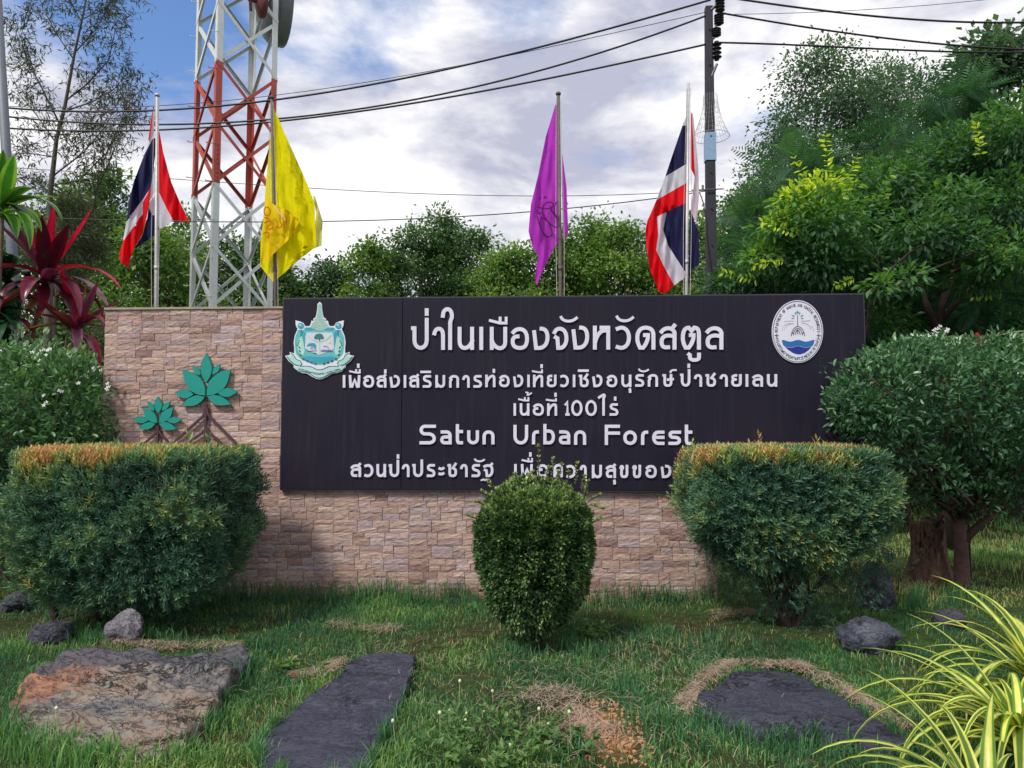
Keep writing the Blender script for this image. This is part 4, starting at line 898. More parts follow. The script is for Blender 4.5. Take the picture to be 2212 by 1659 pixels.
slab_rock([(1498, 1525), (1520, 1497), (1575, 1465), (1625, 1452), (1720, 1458), (1790, 1492), (1850, 1530), (1925, 1572), (1975, 1605), (1920, 1622), (1830, 1602), (1740, 1584), (1640, 1590), (1560, 1572), (1510, 1555)], .06, M_r3, 'dark slate slab ringed with dry straw in front of the right hedge', 17, (0, 0), .022, .02)
def boulder(px, py, wpx, hpx, label, mat, seed, depth=.8, point=0, lean=0):
    g = G(px, py); s_ = (g-Vector((0, 0, EYE))).length; D = g.y; wm_ = wpx/FPX*D; hm = hpx/FPX*D*1.05
    import bmesh
    bm = bmesh.new(); bmesh.ops.create_icosphere(bm, subdivisions=5, radius=1)
    rg = random.Random(seed); planes = [(Vector((rg.gauss(0, 1), rg.gauss(0, 1), rg.gauss(0, .7))).normalized(), rg.uniform(.68, .92)) for _ in range(16)]
    for v in bm.verts:
        p = v.co.copy(); r_ = 1.0
        for n_, dd_ in planes:
            q = p.dot(n_)
            if q > 0: r_ = min(r_, dd_/q)
        r_ *= 1+.09*noise.fractal(p*2.6+Vector((seed, 0, 0)), .8, 2.1, 5)+.02*noise.fractal(p*11, .8, 2, 3)
        p *= r_; z = p.z*.5+.5; tp = 1-point*max(0, z)
        v.co = Vector((p.x*wm_/2*1.08*tp+lean*z*hm, p.y*wm_/2*depth*tp, (p.z*.56+.40)*hm))
    me = bpy.data.meshes.new('boulder'); bm.to_mesh(me); bm.free(); me.materials.append(mat)
    me.polygons.foreach_set('use_smooth', np.ones(len(me.polygons), dtype=bool))
    try: me.set_sharp_from_angle(angle=R(32))
    except Exception: pass
    o = bpy.data.objects.new('boulder', me); COL.objects.link(o); o.location = (g.x, g.y+wm_*.2, float(gh(g.x, g.y))-.02)
    return setp(o, label, 'rock', 'small boulders along the hedges')
M_b1 = rock_mat('grey_boulder', [(.3, (.09, .088, .11)), (.5, (.19, .18, .21)), (.7, (.28, .26, .29))], .4, 20, 1.0)
M_b2 = rock_mat('dark_boulder', [(.3, (.03, .032, .045)), (.5, (.06, .06, .085)), (.7, (.12, .12, .15))], .5, 18, 1.0)
M_b3 = rock_mat('blue_grey_boulder', [(.3, (.035, .04, .06)), (.5, (.075, .085, .12)), (.7, (.14, .145, .18))], .9, 16, 1.0, (1, 3, 1))
boulder(258, 1395, 84, 74, 'pale grey boulder in the grass above the rust coloured rock', M_b1, 4)
boulder(100, 1392, 92, 60, 'low dark blue grey boulder in the shade under the left hedge', M_b2, 9, 1.0)
boulder(30, 1322, 80, 46, 'dark rounded boulder at the left edge under the hedge', M_b2, 15, 1.0)
boulder(1888, 1412, 118, 78, 'blue grey veined boulder behind the long striped leaves', M_b3, 22, .9)
boulder(1900, 1325, 96, 118, 'tall dark pointed rock standing between the right hedge and the tree', M_b2, 31, .8, .55)
boulder(2062, 1358, 70, 46, 'small dim blue grey boulder below the right tree trunk', M_b2, 37, .9)
# ================================================================ vegetation helpers
def unit(v): return v/(np.linalg.norm(v, axis=-1, keepdims=True)+1e-9)
T_leaf = (np.array([[0, 0, 0], [.28, .45, .06], [0, 1, 0], [-.28, .45, .06]]), [np.array([[0, 1, 2, 3]])])
T_fold = (np.array([[0, 0, 0], [.22, .35, .07], [.17, .72, .05], [0, 1, -.06], [-.17, .72, .05], [-.22, .35, .07], [0, .5, -.02]]),
          [np.array([[0, 1, 6, 5], [6, 1, 2, 3], [6, 3, 4, 5]])])
def T_sprig(n, spread=.6, w_=.035, ln=.42, seed=1):        # shoot with narrow leaves all round
    rg = random.Random(seed); V = []; F = []
    for k in range(n):
        z = .05+.85*k/n; a = k*2.4; l = ln*(1-.4*z)*rg.uniform(.8, 1.2); dx, dz = math.cos(a), math.sin(a); up_ = .75
        b0 = np.array([0, z, 0]); d = np.array([dx*spread, up_, dz*spread]); d /= np.linalg.norm(d); s_ = np.array([-dz, 0, dx])*w_
        i0 = len(V); V += [b0, b0+d*l*.5+s_, b0+d*l, b0+d*l*.5-s_]; F.append((i0, i0+1, i0+2, i0+3))
    return np.array(V), [np.array(F)]
def T_frond(n, w_=.06, ln=.3, droop=.25):                   # feather leaf with paired leaflets
    V = []; F = []
    for k in range(n):
        u = (k+.6)/n; l = ln*math.sin(math.pi*(.12+.85*u))+.03
        for s_ in (-1, 1):
            b0 = np.array([0, u, -droop*u*u]); t_ = b0+np.array([s_*l, l*.35, -l*.18]); m_ = (b0+t_)/2; q = np.array([0, w_*.5, 0])
            i0 = len(V); V += [b0, m_-q, t_, m_+q]; F.append((i0, i0+1, i0+2, i0+3))
    i0 = len(V); V += [np.array(p) for p in ((-.006, 0, 0), (.006, 0, 0), (.004, 1, -droop), (-.004, 1, -droop))]; F.append((i0, i0+1, i0+2, i0+3))
    return np.array(V), [np.array(F)]
def scatter(mb, T, pos, dr, size, tone, up=None, jit=.5, mat=0):
    V0, F0 = T; N = len(pos); y = unit(np.asarray(dr)); r = RG.normal(size=(N, 3))*jit+(np.array([0, 0, 1.]) if up is None else up)
    x = unit(np.cross(y, r)); z = np.cross(x, y); size = np.broadcast_to(np.asarray(size, float), (N,))
    W = pos[:, None, :]+size[:, None, None]*(V0[None, :, 0:1]*x[:, None, :]+V0[None, :, 1:2]*y[:, None, :]+V0[None, :, 2:3]*z[:, None, :])
    k = len(V0); off = (np.arange(N)*k)
    Fs = [(f[None, :, :]+off[:, None, None]).reshape(-1, f.shape[1]) for f in F0]
    mb.add(W.reshape(-1, 3), Fs, np.repeat(np.clip(np.broadcast_to(tone, (N,)), 0, 1), k), mat)
def limb(mb, a, b_, r0, r1, wob=.08, n=7, rg=random, seg=7):
    a = Vector(a); b_ = Vector(b_); L = (b_-a).length; pts = []
    o1 = Vector((rg.gauss(0, 1), rg.gauss(0, 1), rg.gauss(0, .4)))*L*wob; o2 = Vector((rg.gauss(0, 1), rg.gauss(0, 1), rg.gauss(0, .4)))*L*wob*.6
    for k in range(n+1):
        u = k/n; pts.append(a.lerp(b_, u)+o1*math.sin(math.pi*u)+o2*math.sin(2*math.pi*u))
    mb.tube(pts, np.linspace(r0, r1, n+1), seg); return pts
def nz(p, sc, seed=0): return noise.noise(Vector((p[0]*sc+seed, p[1]*sc, p[2]*sc)))
F_far = [foliage('mangrove_leaves', [(0, (.02, .055, .028)), (.45, (.06, .135, .055)), (.8, (.13, .235, .075)), (1, (.21, .32, .09))]),
         foliage('light_mangrove_leaves', [(0, (.028, .075, .025)), (.45, (.085, .185, .045)), (.8, (.17, .29, .065)), (1, (.26, .38, .09))]),
         foliage('bluish_leaves', [(0, (.04, .09, .065)), (.5, (.085, .16, .105)), (1, (.20, .30, .17))])]
F_tuft = foliage('needle_like_leaves', [(0, (.04, .05, .035)), (1, (.12, .15, .08))], trans=.2)
F_fern = foliage('feather_leaves', [(0, (.02, .07, .045)), (.5, (.05, .14, .075)), (1, (.12, .26, .09))], trans=.4)
F_lime = foliage('lime_leaves', [(0, (.022, .075, .035)), (.4, (.06, .165, .055)), (.72, (.15, .32, .05)), (1, (.60, .70, .05))], trans=.45, spec=.5)
F_box = foliage('small_dark_leaves', [(0, (.012, .038, .020)), (.5, (.042, .105, .040)), (.8, (.12, .21, .07)), (1, (.34, .44, .14))], rough=.36, trans=.25, spec=.65)
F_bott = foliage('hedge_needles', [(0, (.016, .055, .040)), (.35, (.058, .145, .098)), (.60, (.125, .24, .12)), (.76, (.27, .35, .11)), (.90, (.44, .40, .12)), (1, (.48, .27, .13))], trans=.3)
F_jas = foliage('glossy_shrub_leaves', [(0, (.015, .055, .032)), (.5, (.045, .135, .062)), (1, (.15, .30, .12))], rough=.4, trans=.25, spec=.7)
F_wh = plain('white_petals', (.8, .8, .78), .6, var=.05)

def clump_tree(loc, top, R_, label, mat, seed, n=8000, leaf=.11, base=1.0, trunk_r=.09, bk=None, T=T_leaf, clumps=26, name='tree', tone0=.45, cat='tree', group='trees beyond the wall', squash=.55, shape='oval', droop=.2, loose=1.0, parts=True, trunk_off=(0, 0)):
    rg = np.random.default_rng(seed); rr = random.Random(seed)
    x, y = loc; e = empty(name, (x, y, 0), label, cat, group); H = top-base
    C = []; 
    while len(C) < clumps:
        u = rg.uniform(0, 1); a = rg.uniform(0, 2*math.pi); q = math.sqrt(rg.uniform(.05, 1))
        if shape == 'oval': w_ = math.sin(math.pi*min(1, .18+.80*u))**.7
        elif shape == 'cone': w_ = (1-u)**.75*.95+.08
        elif shape == 'dome': w_ = math.sqrt(max(0, 1-(max(0, u-.2)/.8)**2))
        C.append((x+math.cos(a)*q*R_*w_, y+math.sin(a)*q*R_*w_*.8, base+H*u*.97))
    C.append((x, y, top-R_*.15)); C = np.array(C)
    tb = MB(); tx, ty = x+trunk_off[0], y+trunk_off[1]
    tp = limb(tb, (tx, ty, -.1), (x, y, base+H*.8), trunk_r, trunk_r*.25, .03, 10, rr)
    for c in C[::2]:
        zz = min(max(c[2]-R_*.6, base*.6), base+H*.7); k = int(max(1, min(9, (zz)/(base+H*.8)*10))); limb(tb, tp[k], c, trunk_r*.38, trunk_r*.08, .06, 5, rr, 5)
    tb.build('trunk', bk or bark, e, True)
    cs = R_*rg.uniform(.16, .40, len(C))*(1.0 if clumps > 20 else 1.25); wgt = cs**2.2; wgt /= wgt.sum()
    idx = rg.choice(len(C), n, p=wgt); d = unit(rg.normal(size=(n, 3))); rad = cs[idx]*(rg.uniform(0, 1, n)**.5)*loose*rg.choice([1, 1, 1, 1.25], n)
    wv = 1+.22*np.sin(d[:, 0]*5+idx)*np.sin(d[:, 1]*4+idx*2.3)+.25*np.sin(d[:, 2]*7+idx*1.7)
    rad = rad*wv; pos = C[idx]+d*rad[:, None]*np.array([1.1, 1, squash*1.25]); ct = rg.uniform(-.2, .2, len(C))
    hgt = (d[:, 2]*rad/cs[idx])
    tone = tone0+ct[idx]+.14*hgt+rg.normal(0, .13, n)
    keep = pos[:, 2] > .15; pos, d, tone = pos[keep], d[keep], tone[keep]
    dr = d+np.array([0, 0, -droop])+rg.normal(0, .5, d.shape)
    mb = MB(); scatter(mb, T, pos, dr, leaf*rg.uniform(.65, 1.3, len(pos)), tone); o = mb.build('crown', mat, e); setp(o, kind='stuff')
    return e

def sz(px, D): return px/FPX*D
def far_tree(px, pyt, wpx, Y, label, mat, seed, **kw):
    p = P(px, pyt, Y); base = kw.pop('base', 1.0)
    return clump_tree((p.x, Y), p.z, sz(wpx, Y)/2, label, F_far[mat], seed, base=base, **kw)
# ---- tree line behind the wall
L = [
 (75, 470, 190, 19, 0, 'tree crown behind the red leaved plants at the far left edge', dict(n=9000)),
 (175, 395, 150, 21, 1, 'slim light green tree behind the upper left green leaves', dict(n=7500, loose=1.1)),
 (245, 368, 110, 20, 0, 'round topped tree just left of the first striped flag', dict(n=8000, shape='oval')),
 (330, 490, 180, 18, 1, 'pale green bushy tree behind the left striped flag', dict(n=9000, tone0=.55)),
 (400, 440, 90, 22, 1, 'narrow light tree showing between the left flag and tower', dict(n=6000)),
 (478, 500, 150, 20, 0, 'dark green tree seen through the lattice tower legs', dict(n=8500)),
 (545, 520, 110, 21, 0, 'dark tree behind the right legs of the lattice tower', dict(n=7000)),
 (640, 602, 100, 22, 0, 'low dark tree right of the yellow flag pole foot', dict(n=6500, tone0=.35)),
 (715, 568, 120, 22, 0, 'low dark tree above the ministry crest on the board', dict(n=7500, tone0=.35)),
 (798, 520, 92, 21, 1, 'slender yellowish green tree between two darker ones', dict(n=7000, tone0=.6, loose=1.1)),
 (905, 480, 135, 24, 0, 'left peak of the tall dark tree group at centre', dict(n=9500, tone0=.38)),
 (955, 452, 130, 24.5, 0, 'tallest pointed tree in the centre of the tree line', dict(n=9500, tone0=.38, shape='cone')),
 (1020, 500, 120, 24, 0, 'right shoulder of the tall dark centre trees', dict(n=8500, tone0=.4)),
 (1120, 535, 130, 22, 1, 'light green tree behind the foot of the purple flag', dict(n=9000, tone0=.5)),
 (1200, 505, 120, 22, 1, 'light green tree right behind the purple flag', dict(n=9000, tone0=.5)),
 (1275, 470, 120, 23, 1, 'pointed light tree right of the purple flag', dict(n=9000, tone0=.5, shape='cone')),
 (1345, 485, 130, 22, 1, 'broad light tree midway between purple and striped flags', dict(n=9500, tone0=.52)),
 (1430, 495, 130, 22, 1, 'light tree behind the right striped flag', dict(n=8500, tone0=.5)),
 (1515, 470, 110, 21, 1, 'sparse tree between the striped flag and utility pole', dict(n=6500, tone0=.55, loose=1.25)),
 (850, 545, 110, 22, 0, 'low dark tree between the slender and the tall centre trees', dict(n=7500, tone0=.42)),
 (1080, 545, 110, 23, 1, 'light green tree filling the gap left of the purple flag', dict(n=7500, tone0=.5)),
 (590, 560, 110, 21, 0, 'mid green tree behind the yellow flag', dict(n=7500, tone0=.45)),
 (1590, 440, 110, 20, 1, 'thin topped light tree just right of the utility pole', dict(n=6500, tone0=.6, loose=1.3)),
]
for k, (px, py, w_, Y, m_, lab, kw) in enumerate(L):
    kw['n'] = int(kw['n']*2.0); kw['tone0'] = kw.get('tone0', .45)+.1; far_tree(px, py, w_*2.0, Y, lab, m_, 100+k, clumps=kw.pop('clumps', 90), leaf=.125, **kw)
# ---- big trees on the right
for k, (px, py, w_, Y, m_, lab, kw) in enumerate([
 (1700, 245, 240, 15.5, 2, 'dark fine leaved tree forming the left slope of the right tree mass', dict(n=24000, shape='oval', clumps=46)),
 (1790, 100, 300, 16, 2, 'tall dark tree with small leaves against the sky at right', dict(n=34000, shape='dome', clumps=60)),
 (1930, 118, 260, 16.5, 2, 'tall dark tree right of the highest small leaved crown', dict(n=28000, shape='dome', clumps=50)),
 (2150, 72, 270, 14, 2, 'dark tree with larger leaves at the top right corner', dict(n=17000, leaf=.15, shape='dome', clumps=44)),
 (2080, 420, 330, 16, 0, 'broad dark tree deep behind the right forked trunk', dict(n=15000, shape='dome')),
 (2260, 300, 300, 13, 0, 'dark green tree cut by the right edge of the picture', dict(n=14000, shape='dome', tone0=.4)),
 (1850, 560, 330, 19, 2, 'shaded low tree behind the board and the right tree', dict(n=12000, base=.3)),
 (2130, 640, 330, 18, 2, 'deep shaded low tree behind the forked trunk at right', dict(n=12000, base=.3)),
 (1640, 560, 190, 17, 1, 'light green low tree right of the utility pole above the board', dict(n=9000, base=.3)),
]):
    kw.setdefault('leaf', .082); kw['n'] = int(kw['n']*(1.25 if py < 260 else 1.6)); kw.setdefault('loose', 1.0); kw['clumps'] = int(kw.get('clumps', 40)*2.0); far_tree(px, py, w_*1.42, Y, lab, m_, 300+k, group='trees massed on the right side', trunk_r=.12, **kw)
# feathery trees
def feather(px, py, wpx, Y, label, seed, n=520, base=2.4, size=.62):
    p = P(px, py, Y)
    clump_tree((p.x, Y), p.z, sz(wpx, Y)/2, label, F_fern, seed, n=int(n*1.5), leaf=size, base=base, T=T_frond(16, .034, .24, .25), clumps=26, squash=.35, shape='dome', droop=.15, tone0=.45, name='feathery_tree', group='feathery leaved trees at right', bk=bark_red, trunk_r=.07)
feather(1740, 330, 330, 12.5, 'feathery leaved tree spreading right of the utility pole', 401, 620)
feather(1930, 270, 330, 12.5, 'feathery leaved tree in front of the tall dark crown', 402, 620)
feather(2060, 190, 280, 13, 'highest feathery leaved tree near the top right', 403, 460)
feather(1640, 520, 170, 11.5, 'low feathery branches beside the foot of the utility pole', 404, 240, base=1.9)
feather(2020, 560, 300, 12.5, 'shaded feathery foliage behind the forked trunk', 405, 420, base=1.2)
# ---- lime green tree whose forked trunk stands right of the board
bark_dark = plain('bark_dark', (.045, .032, .028), .9, var=.5, scale=25, bump=.8, spec=.15)
def lime_tree():
    Y = 10.0; c0 = P(2030, 700, Y); e = empty('broadleaf_tree', (c0.x, Y, 0), 'bright lime green tree with a dark forked trunk right of the sign board', 'tree')
    rr = random.Random(4); tb = MB(); g = lambda x, y, dy=0: P(x, y, Y+dy)
    base = Vector((c0.x, Y, -.1)); fork = g(2022, 712)
    tb.tube([base, base.lerp(fork, .5), fork], [.11, .09, .08], 10)
    arms = [([(2022, 712), (2000, 655), (1985, 600), (1960, 540)], .10), ([(2022, 712), (2040, 640), (2060, 590), (2040, 470)], .12), ([(2026, 700), (2080, 640), (2120, 600), (2190, 520)], .09),
            ([(2045, 600), (2110, 555), (2200, 470)], .05), ([(1985, 600), (2000, 500), (2010, 430)], .05)]
    for pts, r in arms: tb.tube([g(x, y, rr.uniform(-.3, .3)*(k > 0)) for k, (x, y) in enumerate(pts)], np.linspace(r*.5, r*.18, len(pts)), 8)
    tb.build('trunk', bark_dark, e, True)
    tb = MB()
    for pts, r in (([(1872, 730), (1880, 640), (1905, 600), (1965, 545), (2010, 520)], .045), ([(1885, 660), (1990, 590), (2120, 540), (2160, 525)], .035), ([(1905, 600), (1895, 560), (1860, 530)], .02)):
        tb.tube([P(x, y, Y-1.2) for x, y in pts], np.linspace(r*.45, r*.2, len(pts)), 8)
    tb.build('leaning_branch', bark_dark, e, True)
    rg = np.random.default_rng(5); C = []
    for px, py, r, dy, w_ in [(1620, 600, .45, .3, .3), (1700, 520, .55, 0, .5), (1770, 480, .6, -.3, .6), (1760, 560, .6, -.2, .4), (1850, 500, .7, .2, .45), (1830, 600, .55, 0, .4), (1930, 450, .8, .4, .4), (2000, 400, .8, .5, .4),
                          (2080, 350, .8, .5, .4), (2160, 330, .8, .3, .45), (2220, 280, .7, 0, .5), (2200, 440, .7, 0, .45), (2100, 470, .7, .3, .35), (1900, 400, .55, .2, .45), (1780, 410, .35, -.3, .95), (1720, 440, .3, -.3, .9), (1690, 490, .28, -.3, .85), (1650, 560, .3, -.2, .7),
                          (1925, 560, .5, 0, .35), (2200, 560, .5, -.5, .5), (1900, 700, .45, .2, .5), (1940, 760, .45, .3, .55), (1700, 620, .5, .3, .35), (1780, 650, .4, .2, .4), (1560, 620, .3, .3, .35), (2130, 700, .5, .8, .3), (1880, 800, .5, .5, .5), (1990, 500, .4, -.5, .45), (2070, 520, .4, -.5, .4), (1960, 600, .25, -.6, .5), (2110, 600, .35, -.4, .4), (1900, 620, .22, -.7, .6), (2150, 560, .3, -.6, .6), (2060, 440, .4, -.4, .5)]:
        C.append((*P(px, py, Y+dy*2), r, w_))
    C = np.array(C); n = 24000; p = C[:, 3]**2; p /= p.sum(); idx = rg.choice(len(C), n, p=p); d = unit(rg.normal(size=(n, 3)))
    rad = C[idx, 3]*rg.uniform(0, 1, n)**.45; pos = C[idx, :3]+d*rad[:, None]*np.array([1.15, 1, .7])
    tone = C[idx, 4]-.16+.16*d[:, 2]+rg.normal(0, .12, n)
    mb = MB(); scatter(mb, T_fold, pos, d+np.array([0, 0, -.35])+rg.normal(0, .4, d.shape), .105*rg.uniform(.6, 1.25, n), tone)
    # a few long arching sprays with paired yellow leaves
    for (px, py, ln, ang, tn) in [(1790, 352, .55, 95, 1), (1760, 380, .5, 120, 1), (1820, 380, .45, 70, .9), (1730, 470, .5, 160, .95), (1700, 520, .4, 190, .9), (1885, 400, .5, 60, .7), (1640, 565, .45, 170, .85), (2190, 510, .45, 160, .8), (2170, 590, .4, 190, .75), (1900, 430, .4, 80, .7), (2120, 300, .4, 100, .95), (1850, 560, .3, 200, .8)]:
        o_ = P(px, py+40, Y-.9); a = R(ang); tip = o_+Vector((math.cos(a), -.1, math.sin(a)))*ln; m = 9; P0 = []; D0 = []
        for k in range(m):
            u = (k+1)/m
            for s_ in (-1, 1): P0.append(tuple(o_.lerp(tip, u))); D0.append((math.cos(a+s_*1.0)+rr.gauss(0, .35), -.2+rr.gauss(0, .4), math.sin(a+s_*1.0)-.35+rr.gauss(0, .3)))
        scatter(mb, T_fold, np.array(P0), np.array(D0), .095*rg.uniform(.6, 1.1, len(P0)), tn+rg.normal(0, .05, len(P0)))
    setp(mb.build('crown', F_lime, e), kind='stuff')
lime_tree()
# ---- wispy tree at upper left, thin branches with hanging tufts
def wispy():
    Y = 14; e = empty('wispy_tree', (P(110, 900, Y).x, Y, 0), 'tall thin tree with wispy hanging tufts against the sky at upper left', 'tree')
    rr = random.Random(12); rg = np.random.default_rng(12); tb = MB(); tips = []
    g = lambda x, y, dy=0: P(x, y, Y+dy)
    main = [(105, 660), (108, 420), (115, 360), (122, 300), (140, 230), (160, 120), (182, 20), (196, -60)]
    tb.tube([Vector((g(105, 700).x, Y, 0))]+[g(*p) for p in main], [.09, .075, .05, .045, .04, .034, .026, .018, .01], 7)
    br = [([(130, 270), (95, 200), (60, 130), (30, 60)], .015), ([(122, 310), (80, 250), (40, 200), (15, 130)], .012), ([(145, 215), (190, 180), (235, 130), (250, 60)], .014), ([(140, 240), (200, 220), (250, 190), (280, 150)], .013),
          ([(160, 130), (120, 70), (90, 10)], .011), ([(165, 110), (210, 60), (240, 0)], .011), ([(178, 50), (150, 0), (130, -50)], .009), ([(115, 380), (180, 330), (230, 270), (275, 180)], .014), ([(112, 400), (170, 390), (230, 330), (262, 260), (290, 150)], .013),
          ([(118, 340), (60, 330), (30, 280)], .01), ([(126, 290), (170, 290), (215, 270), (250, 280)], .009), ([(205, 420), (240, 340), (270, 260), (290, 200)], .012), ([(200, 460), (215, 380), (235, 320)], .012), ([(180, 40), (225, 20), (262, -10)], .009), ([(60, 140), (45, 80), (60, 20)], .008), ([(110, 420), (60, 380), (20, 390)], .009)]
    for pts, r in br:
        dy = rr.uniform(-1.2, 1.2); W = [g(x, y, dy*k/len(pts)) for k, (x, y) in enumerate(pts)]
        tb.tube(W, np.linspace(r*1.3, r*.35, len(W)), 5)
        for k in range(len(W)-1):
            for _ in range(10):
                a = W[k].lerp(W[k+1], rr.random()); dd = (W[k+1]-W[k]).normalized(); ln = rr.uniform(.25, .7)
                tp = a+(dd*.7+Vector((rr.gauss(0, .7), rr.gauss(0, .5), rr.gauss(.1, .5)))).normalized()*ln
                tb.tube([a, a.lerp(tp, .5)+Vector((0, 0, .03)), tp], [.005, .004, .0025], 4, cap=False); tips += [a.lerp(tp, u) for u in (.35, .5, .65, .8, .92, 1)]
    tb.build('trunk', plain('twig_bark', (.08, .07, .065), .9, var=.3), e, True)
    P0 = np.array([tuple(t_) for t_ in tips]); P0 = np.repeat(P0, 3, 0)+rg.normal(0, .05, (len(P0)*3, 3))
    mb = MB(); scatter(mb, (T_leaf[0]*np.array([.32, 1, 1]), T_leaf[1]), P0, rg.normal(0, .6, P0.shape)+np.array([.1, 0, -.35]), .13*rg.uniform(.5, 1.4, len(P0)), rg.uniform(0, .8, len(P0)))
    setp(mb.build('foliage', F_tuft, e), kind='stuff')
wispy()
clump_tree((P(150, 500, 15).x, 15), P(150, 430, 15).z, 1.25, 'soft feathery casuarina like crown behind the left red leaved plants', F_tuft, 77, n=15000, leaf=.13, base=1.5, T=(T_leaf[0]*np.array([.25, 1, 1]), T_leaf[1]), clumps=30, tone0=.7, name='wispy_tree', group=None)
# low undergrowth closing the view under the crowns
rg = np.random.default_rng(9); n = 52000
ux = rg.uniform(-19, 17, n); uy = rg.uniform(21, 26, n)+2*np.sin(ux*.5); right = ux > 5.2; uy = np.where(right, rg.uniform(19.5, 24, n), uy)
uz = rg.uniform(0, 1, n)**1.2*(2.6+.9*np.sin(ux*1.3)+.5*np.sin(ux*3.1))
mb = MB(); scatter(mb, T_leaf, np.stack([ux, uy, uz], -1), rg.normal(0, 1, (n, 3)), .22*rg.uniform(.6, 1.3, n), .3+.1*np.sin(ux*2)+rg.normal(0, .14, n))
setp(mb.build('undergrowth', F_far[0]), 'dark leafy undergrowth under the far trees', None, None, 'stuff')

# ================================================================ clipped hedges and shrubs
bark_dk = plain('bark_shaded', (.05, .038, .034), .9, var=.5, scale=25, bump=.8, spec=.15)
def hedge(label, cx_, cy_, hx, hy, z0, z1, seed, n, stems, name='clipped_bush', under=.5, size=.092, group=None, lean=0, mass=None):
    rg = np.random.default_rng(seed); e = empty(name, (cx_, cy_, 0), label, 'bush', group)
    zc, hz = (z0+z1)/2, (z1-z0)/2
    ar = np.array([hx*hy, hx*hy, hx*hz, hx*hz, hy*hz, hy*hz])*np.array([1.7, .5, 1.25, .9, 1, 1]); ar /= ar.sum(); face = rg.choice(6, n, p=ar); a2 = rg.uniform(-1, 1, (n, 2)); q = np.zeros((n, 3))
    for f_, (ax_, sg, o1, o2) in enumerate(((2, 1, 0, 1), (2, -1, 0, 1), (1, -1, 0, 2), (1, 1, 0, 2), (0, -1, 1, 2), (0, 1, 1, 2))):
        k_ = face == f_; q[k_, ax_] = sg; q[k_, o1] = a2[k_, 0]; q[k_, o2] = a2[k_, 1]
    p_ = 16.0; q = q/(np.sum(np.abs(q)**p_, 1)**(1/p_))[:, None]
    lump = np.array([noise.fractal(Vector((a[0]*2.6+seed, a[1]*2.2, a[2]*2.4)), .8, 2.1, 3) for a in q])
    inner = rg.exponential(.10, n)
    top = q[:, 2] > .93
    lump2 = np.where(top, lump*.10, lump*.55)
    s_ = np.clip(1+lump2*.24-inner, .25, 1.2)
    under_w = np.interp(q[:, 2], [-1, -.55, -.1, 1], [under, .86, 1.0, 1.0])
    pos = np.stack([cx_+q[:, 0]*hx*np.where(np.abs(q[:, 0]) > .9, s_, np.maximum(s_, .8))*under_w, cy_+q[:, 1]*hy*s_*under_w, zc+q[:, 2]*hz*np.where(top, 1+.02*lump, np.where(q[:, 2] < 0, s_, 1))], -1)
    pos[:, 2] = np.minimum(pos[:, 2], z1+rg.normal(0, .012, n))
    nrm = unit(q**3); dr = nrm*.7+np.array([0, 0, .55])+rg.normal(0, .38, nrm.shape)
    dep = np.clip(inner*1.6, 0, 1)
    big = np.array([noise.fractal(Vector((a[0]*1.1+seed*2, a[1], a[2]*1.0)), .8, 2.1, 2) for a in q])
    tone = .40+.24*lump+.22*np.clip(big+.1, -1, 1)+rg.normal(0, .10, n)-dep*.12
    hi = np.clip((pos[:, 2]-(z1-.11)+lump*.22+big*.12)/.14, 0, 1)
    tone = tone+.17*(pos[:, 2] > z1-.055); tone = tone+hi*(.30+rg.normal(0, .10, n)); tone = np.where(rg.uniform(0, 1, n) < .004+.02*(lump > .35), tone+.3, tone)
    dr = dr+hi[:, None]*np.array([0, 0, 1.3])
    mb = MB()
    for k in range(4):
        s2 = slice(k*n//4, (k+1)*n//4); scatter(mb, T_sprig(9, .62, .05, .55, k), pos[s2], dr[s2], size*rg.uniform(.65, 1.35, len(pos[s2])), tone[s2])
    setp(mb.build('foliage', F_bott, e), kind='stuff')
    tb = MB(); rr = random.Random(seed)
    st_m = MB(); m_ = 90; sx_ = rg.uniform(-.97, .97, m_); sy_ = rg.uniform(-.95, .95, m_); sb = np.stack([cx_+sx_*hx, cy_+sy_*hy, np.full(m_, z1-.02)], -1); hh_ = rg.exponential(.028, m_)+.015
    for k in range(3): scatter(st_m, T_sprig(9, .45, .05, .45, 7+k), sb[k::3], rg.normal(0, .18, (len(sb[k::3]), 3))+np.array([0, 0, 1]), (.07+hh_)[k::3], rg.uniform(.55, 1, len(sb[k::3])))
    setp(st_m.build('stray_shoots', F_bott, e), kind='stuff')
    for (a, b_, r0) in stems:
        pts = limb(tb, a, b_, r0, r0*.5, .04, 7, rr, 8)
        for _ in range(12):
            k = rr.randrange(2, 8); tgt = (cx_+rr.uniform(-.85, .85)*hx, cy_+rr.uniform(-.7, .7)*hy, rr.uniform(zc-hz*.7, z1-.15)); limb(tb, pts[min(k, 7)], tgt, r0*.3, .004, .08, 5, rr, 5)
    tb.build('stem', bark_dk, e, True)
    return e
YH = 6.0
a, b_ = P(-12, 968, YH-.55), P(545, 968, YH-.55); tx_ = lambda px, Y: P(px, 1000, Y).x
zt = P(300, 966, YH).z
hb = G(215, 1330)
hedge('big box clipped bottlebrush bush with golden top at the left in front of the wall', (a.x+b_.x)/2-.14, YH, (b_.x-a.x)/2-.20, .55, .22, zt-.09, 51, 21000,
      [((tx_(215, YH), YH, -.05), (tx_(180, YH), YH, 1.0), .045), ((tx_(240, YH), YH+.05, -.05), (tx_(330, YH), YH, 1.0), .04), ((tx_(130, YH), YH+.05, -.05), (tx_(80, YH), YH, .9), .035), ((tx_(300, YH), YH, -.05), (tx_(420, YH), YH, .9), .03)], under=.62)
a, b_ = P(1458, 968, YH-.3), P(1968, 968, YH-.3); YH2 = 6.15; zt = P(1700, 968, YH2).z; z0 = P(1700, 1215, YH2).z
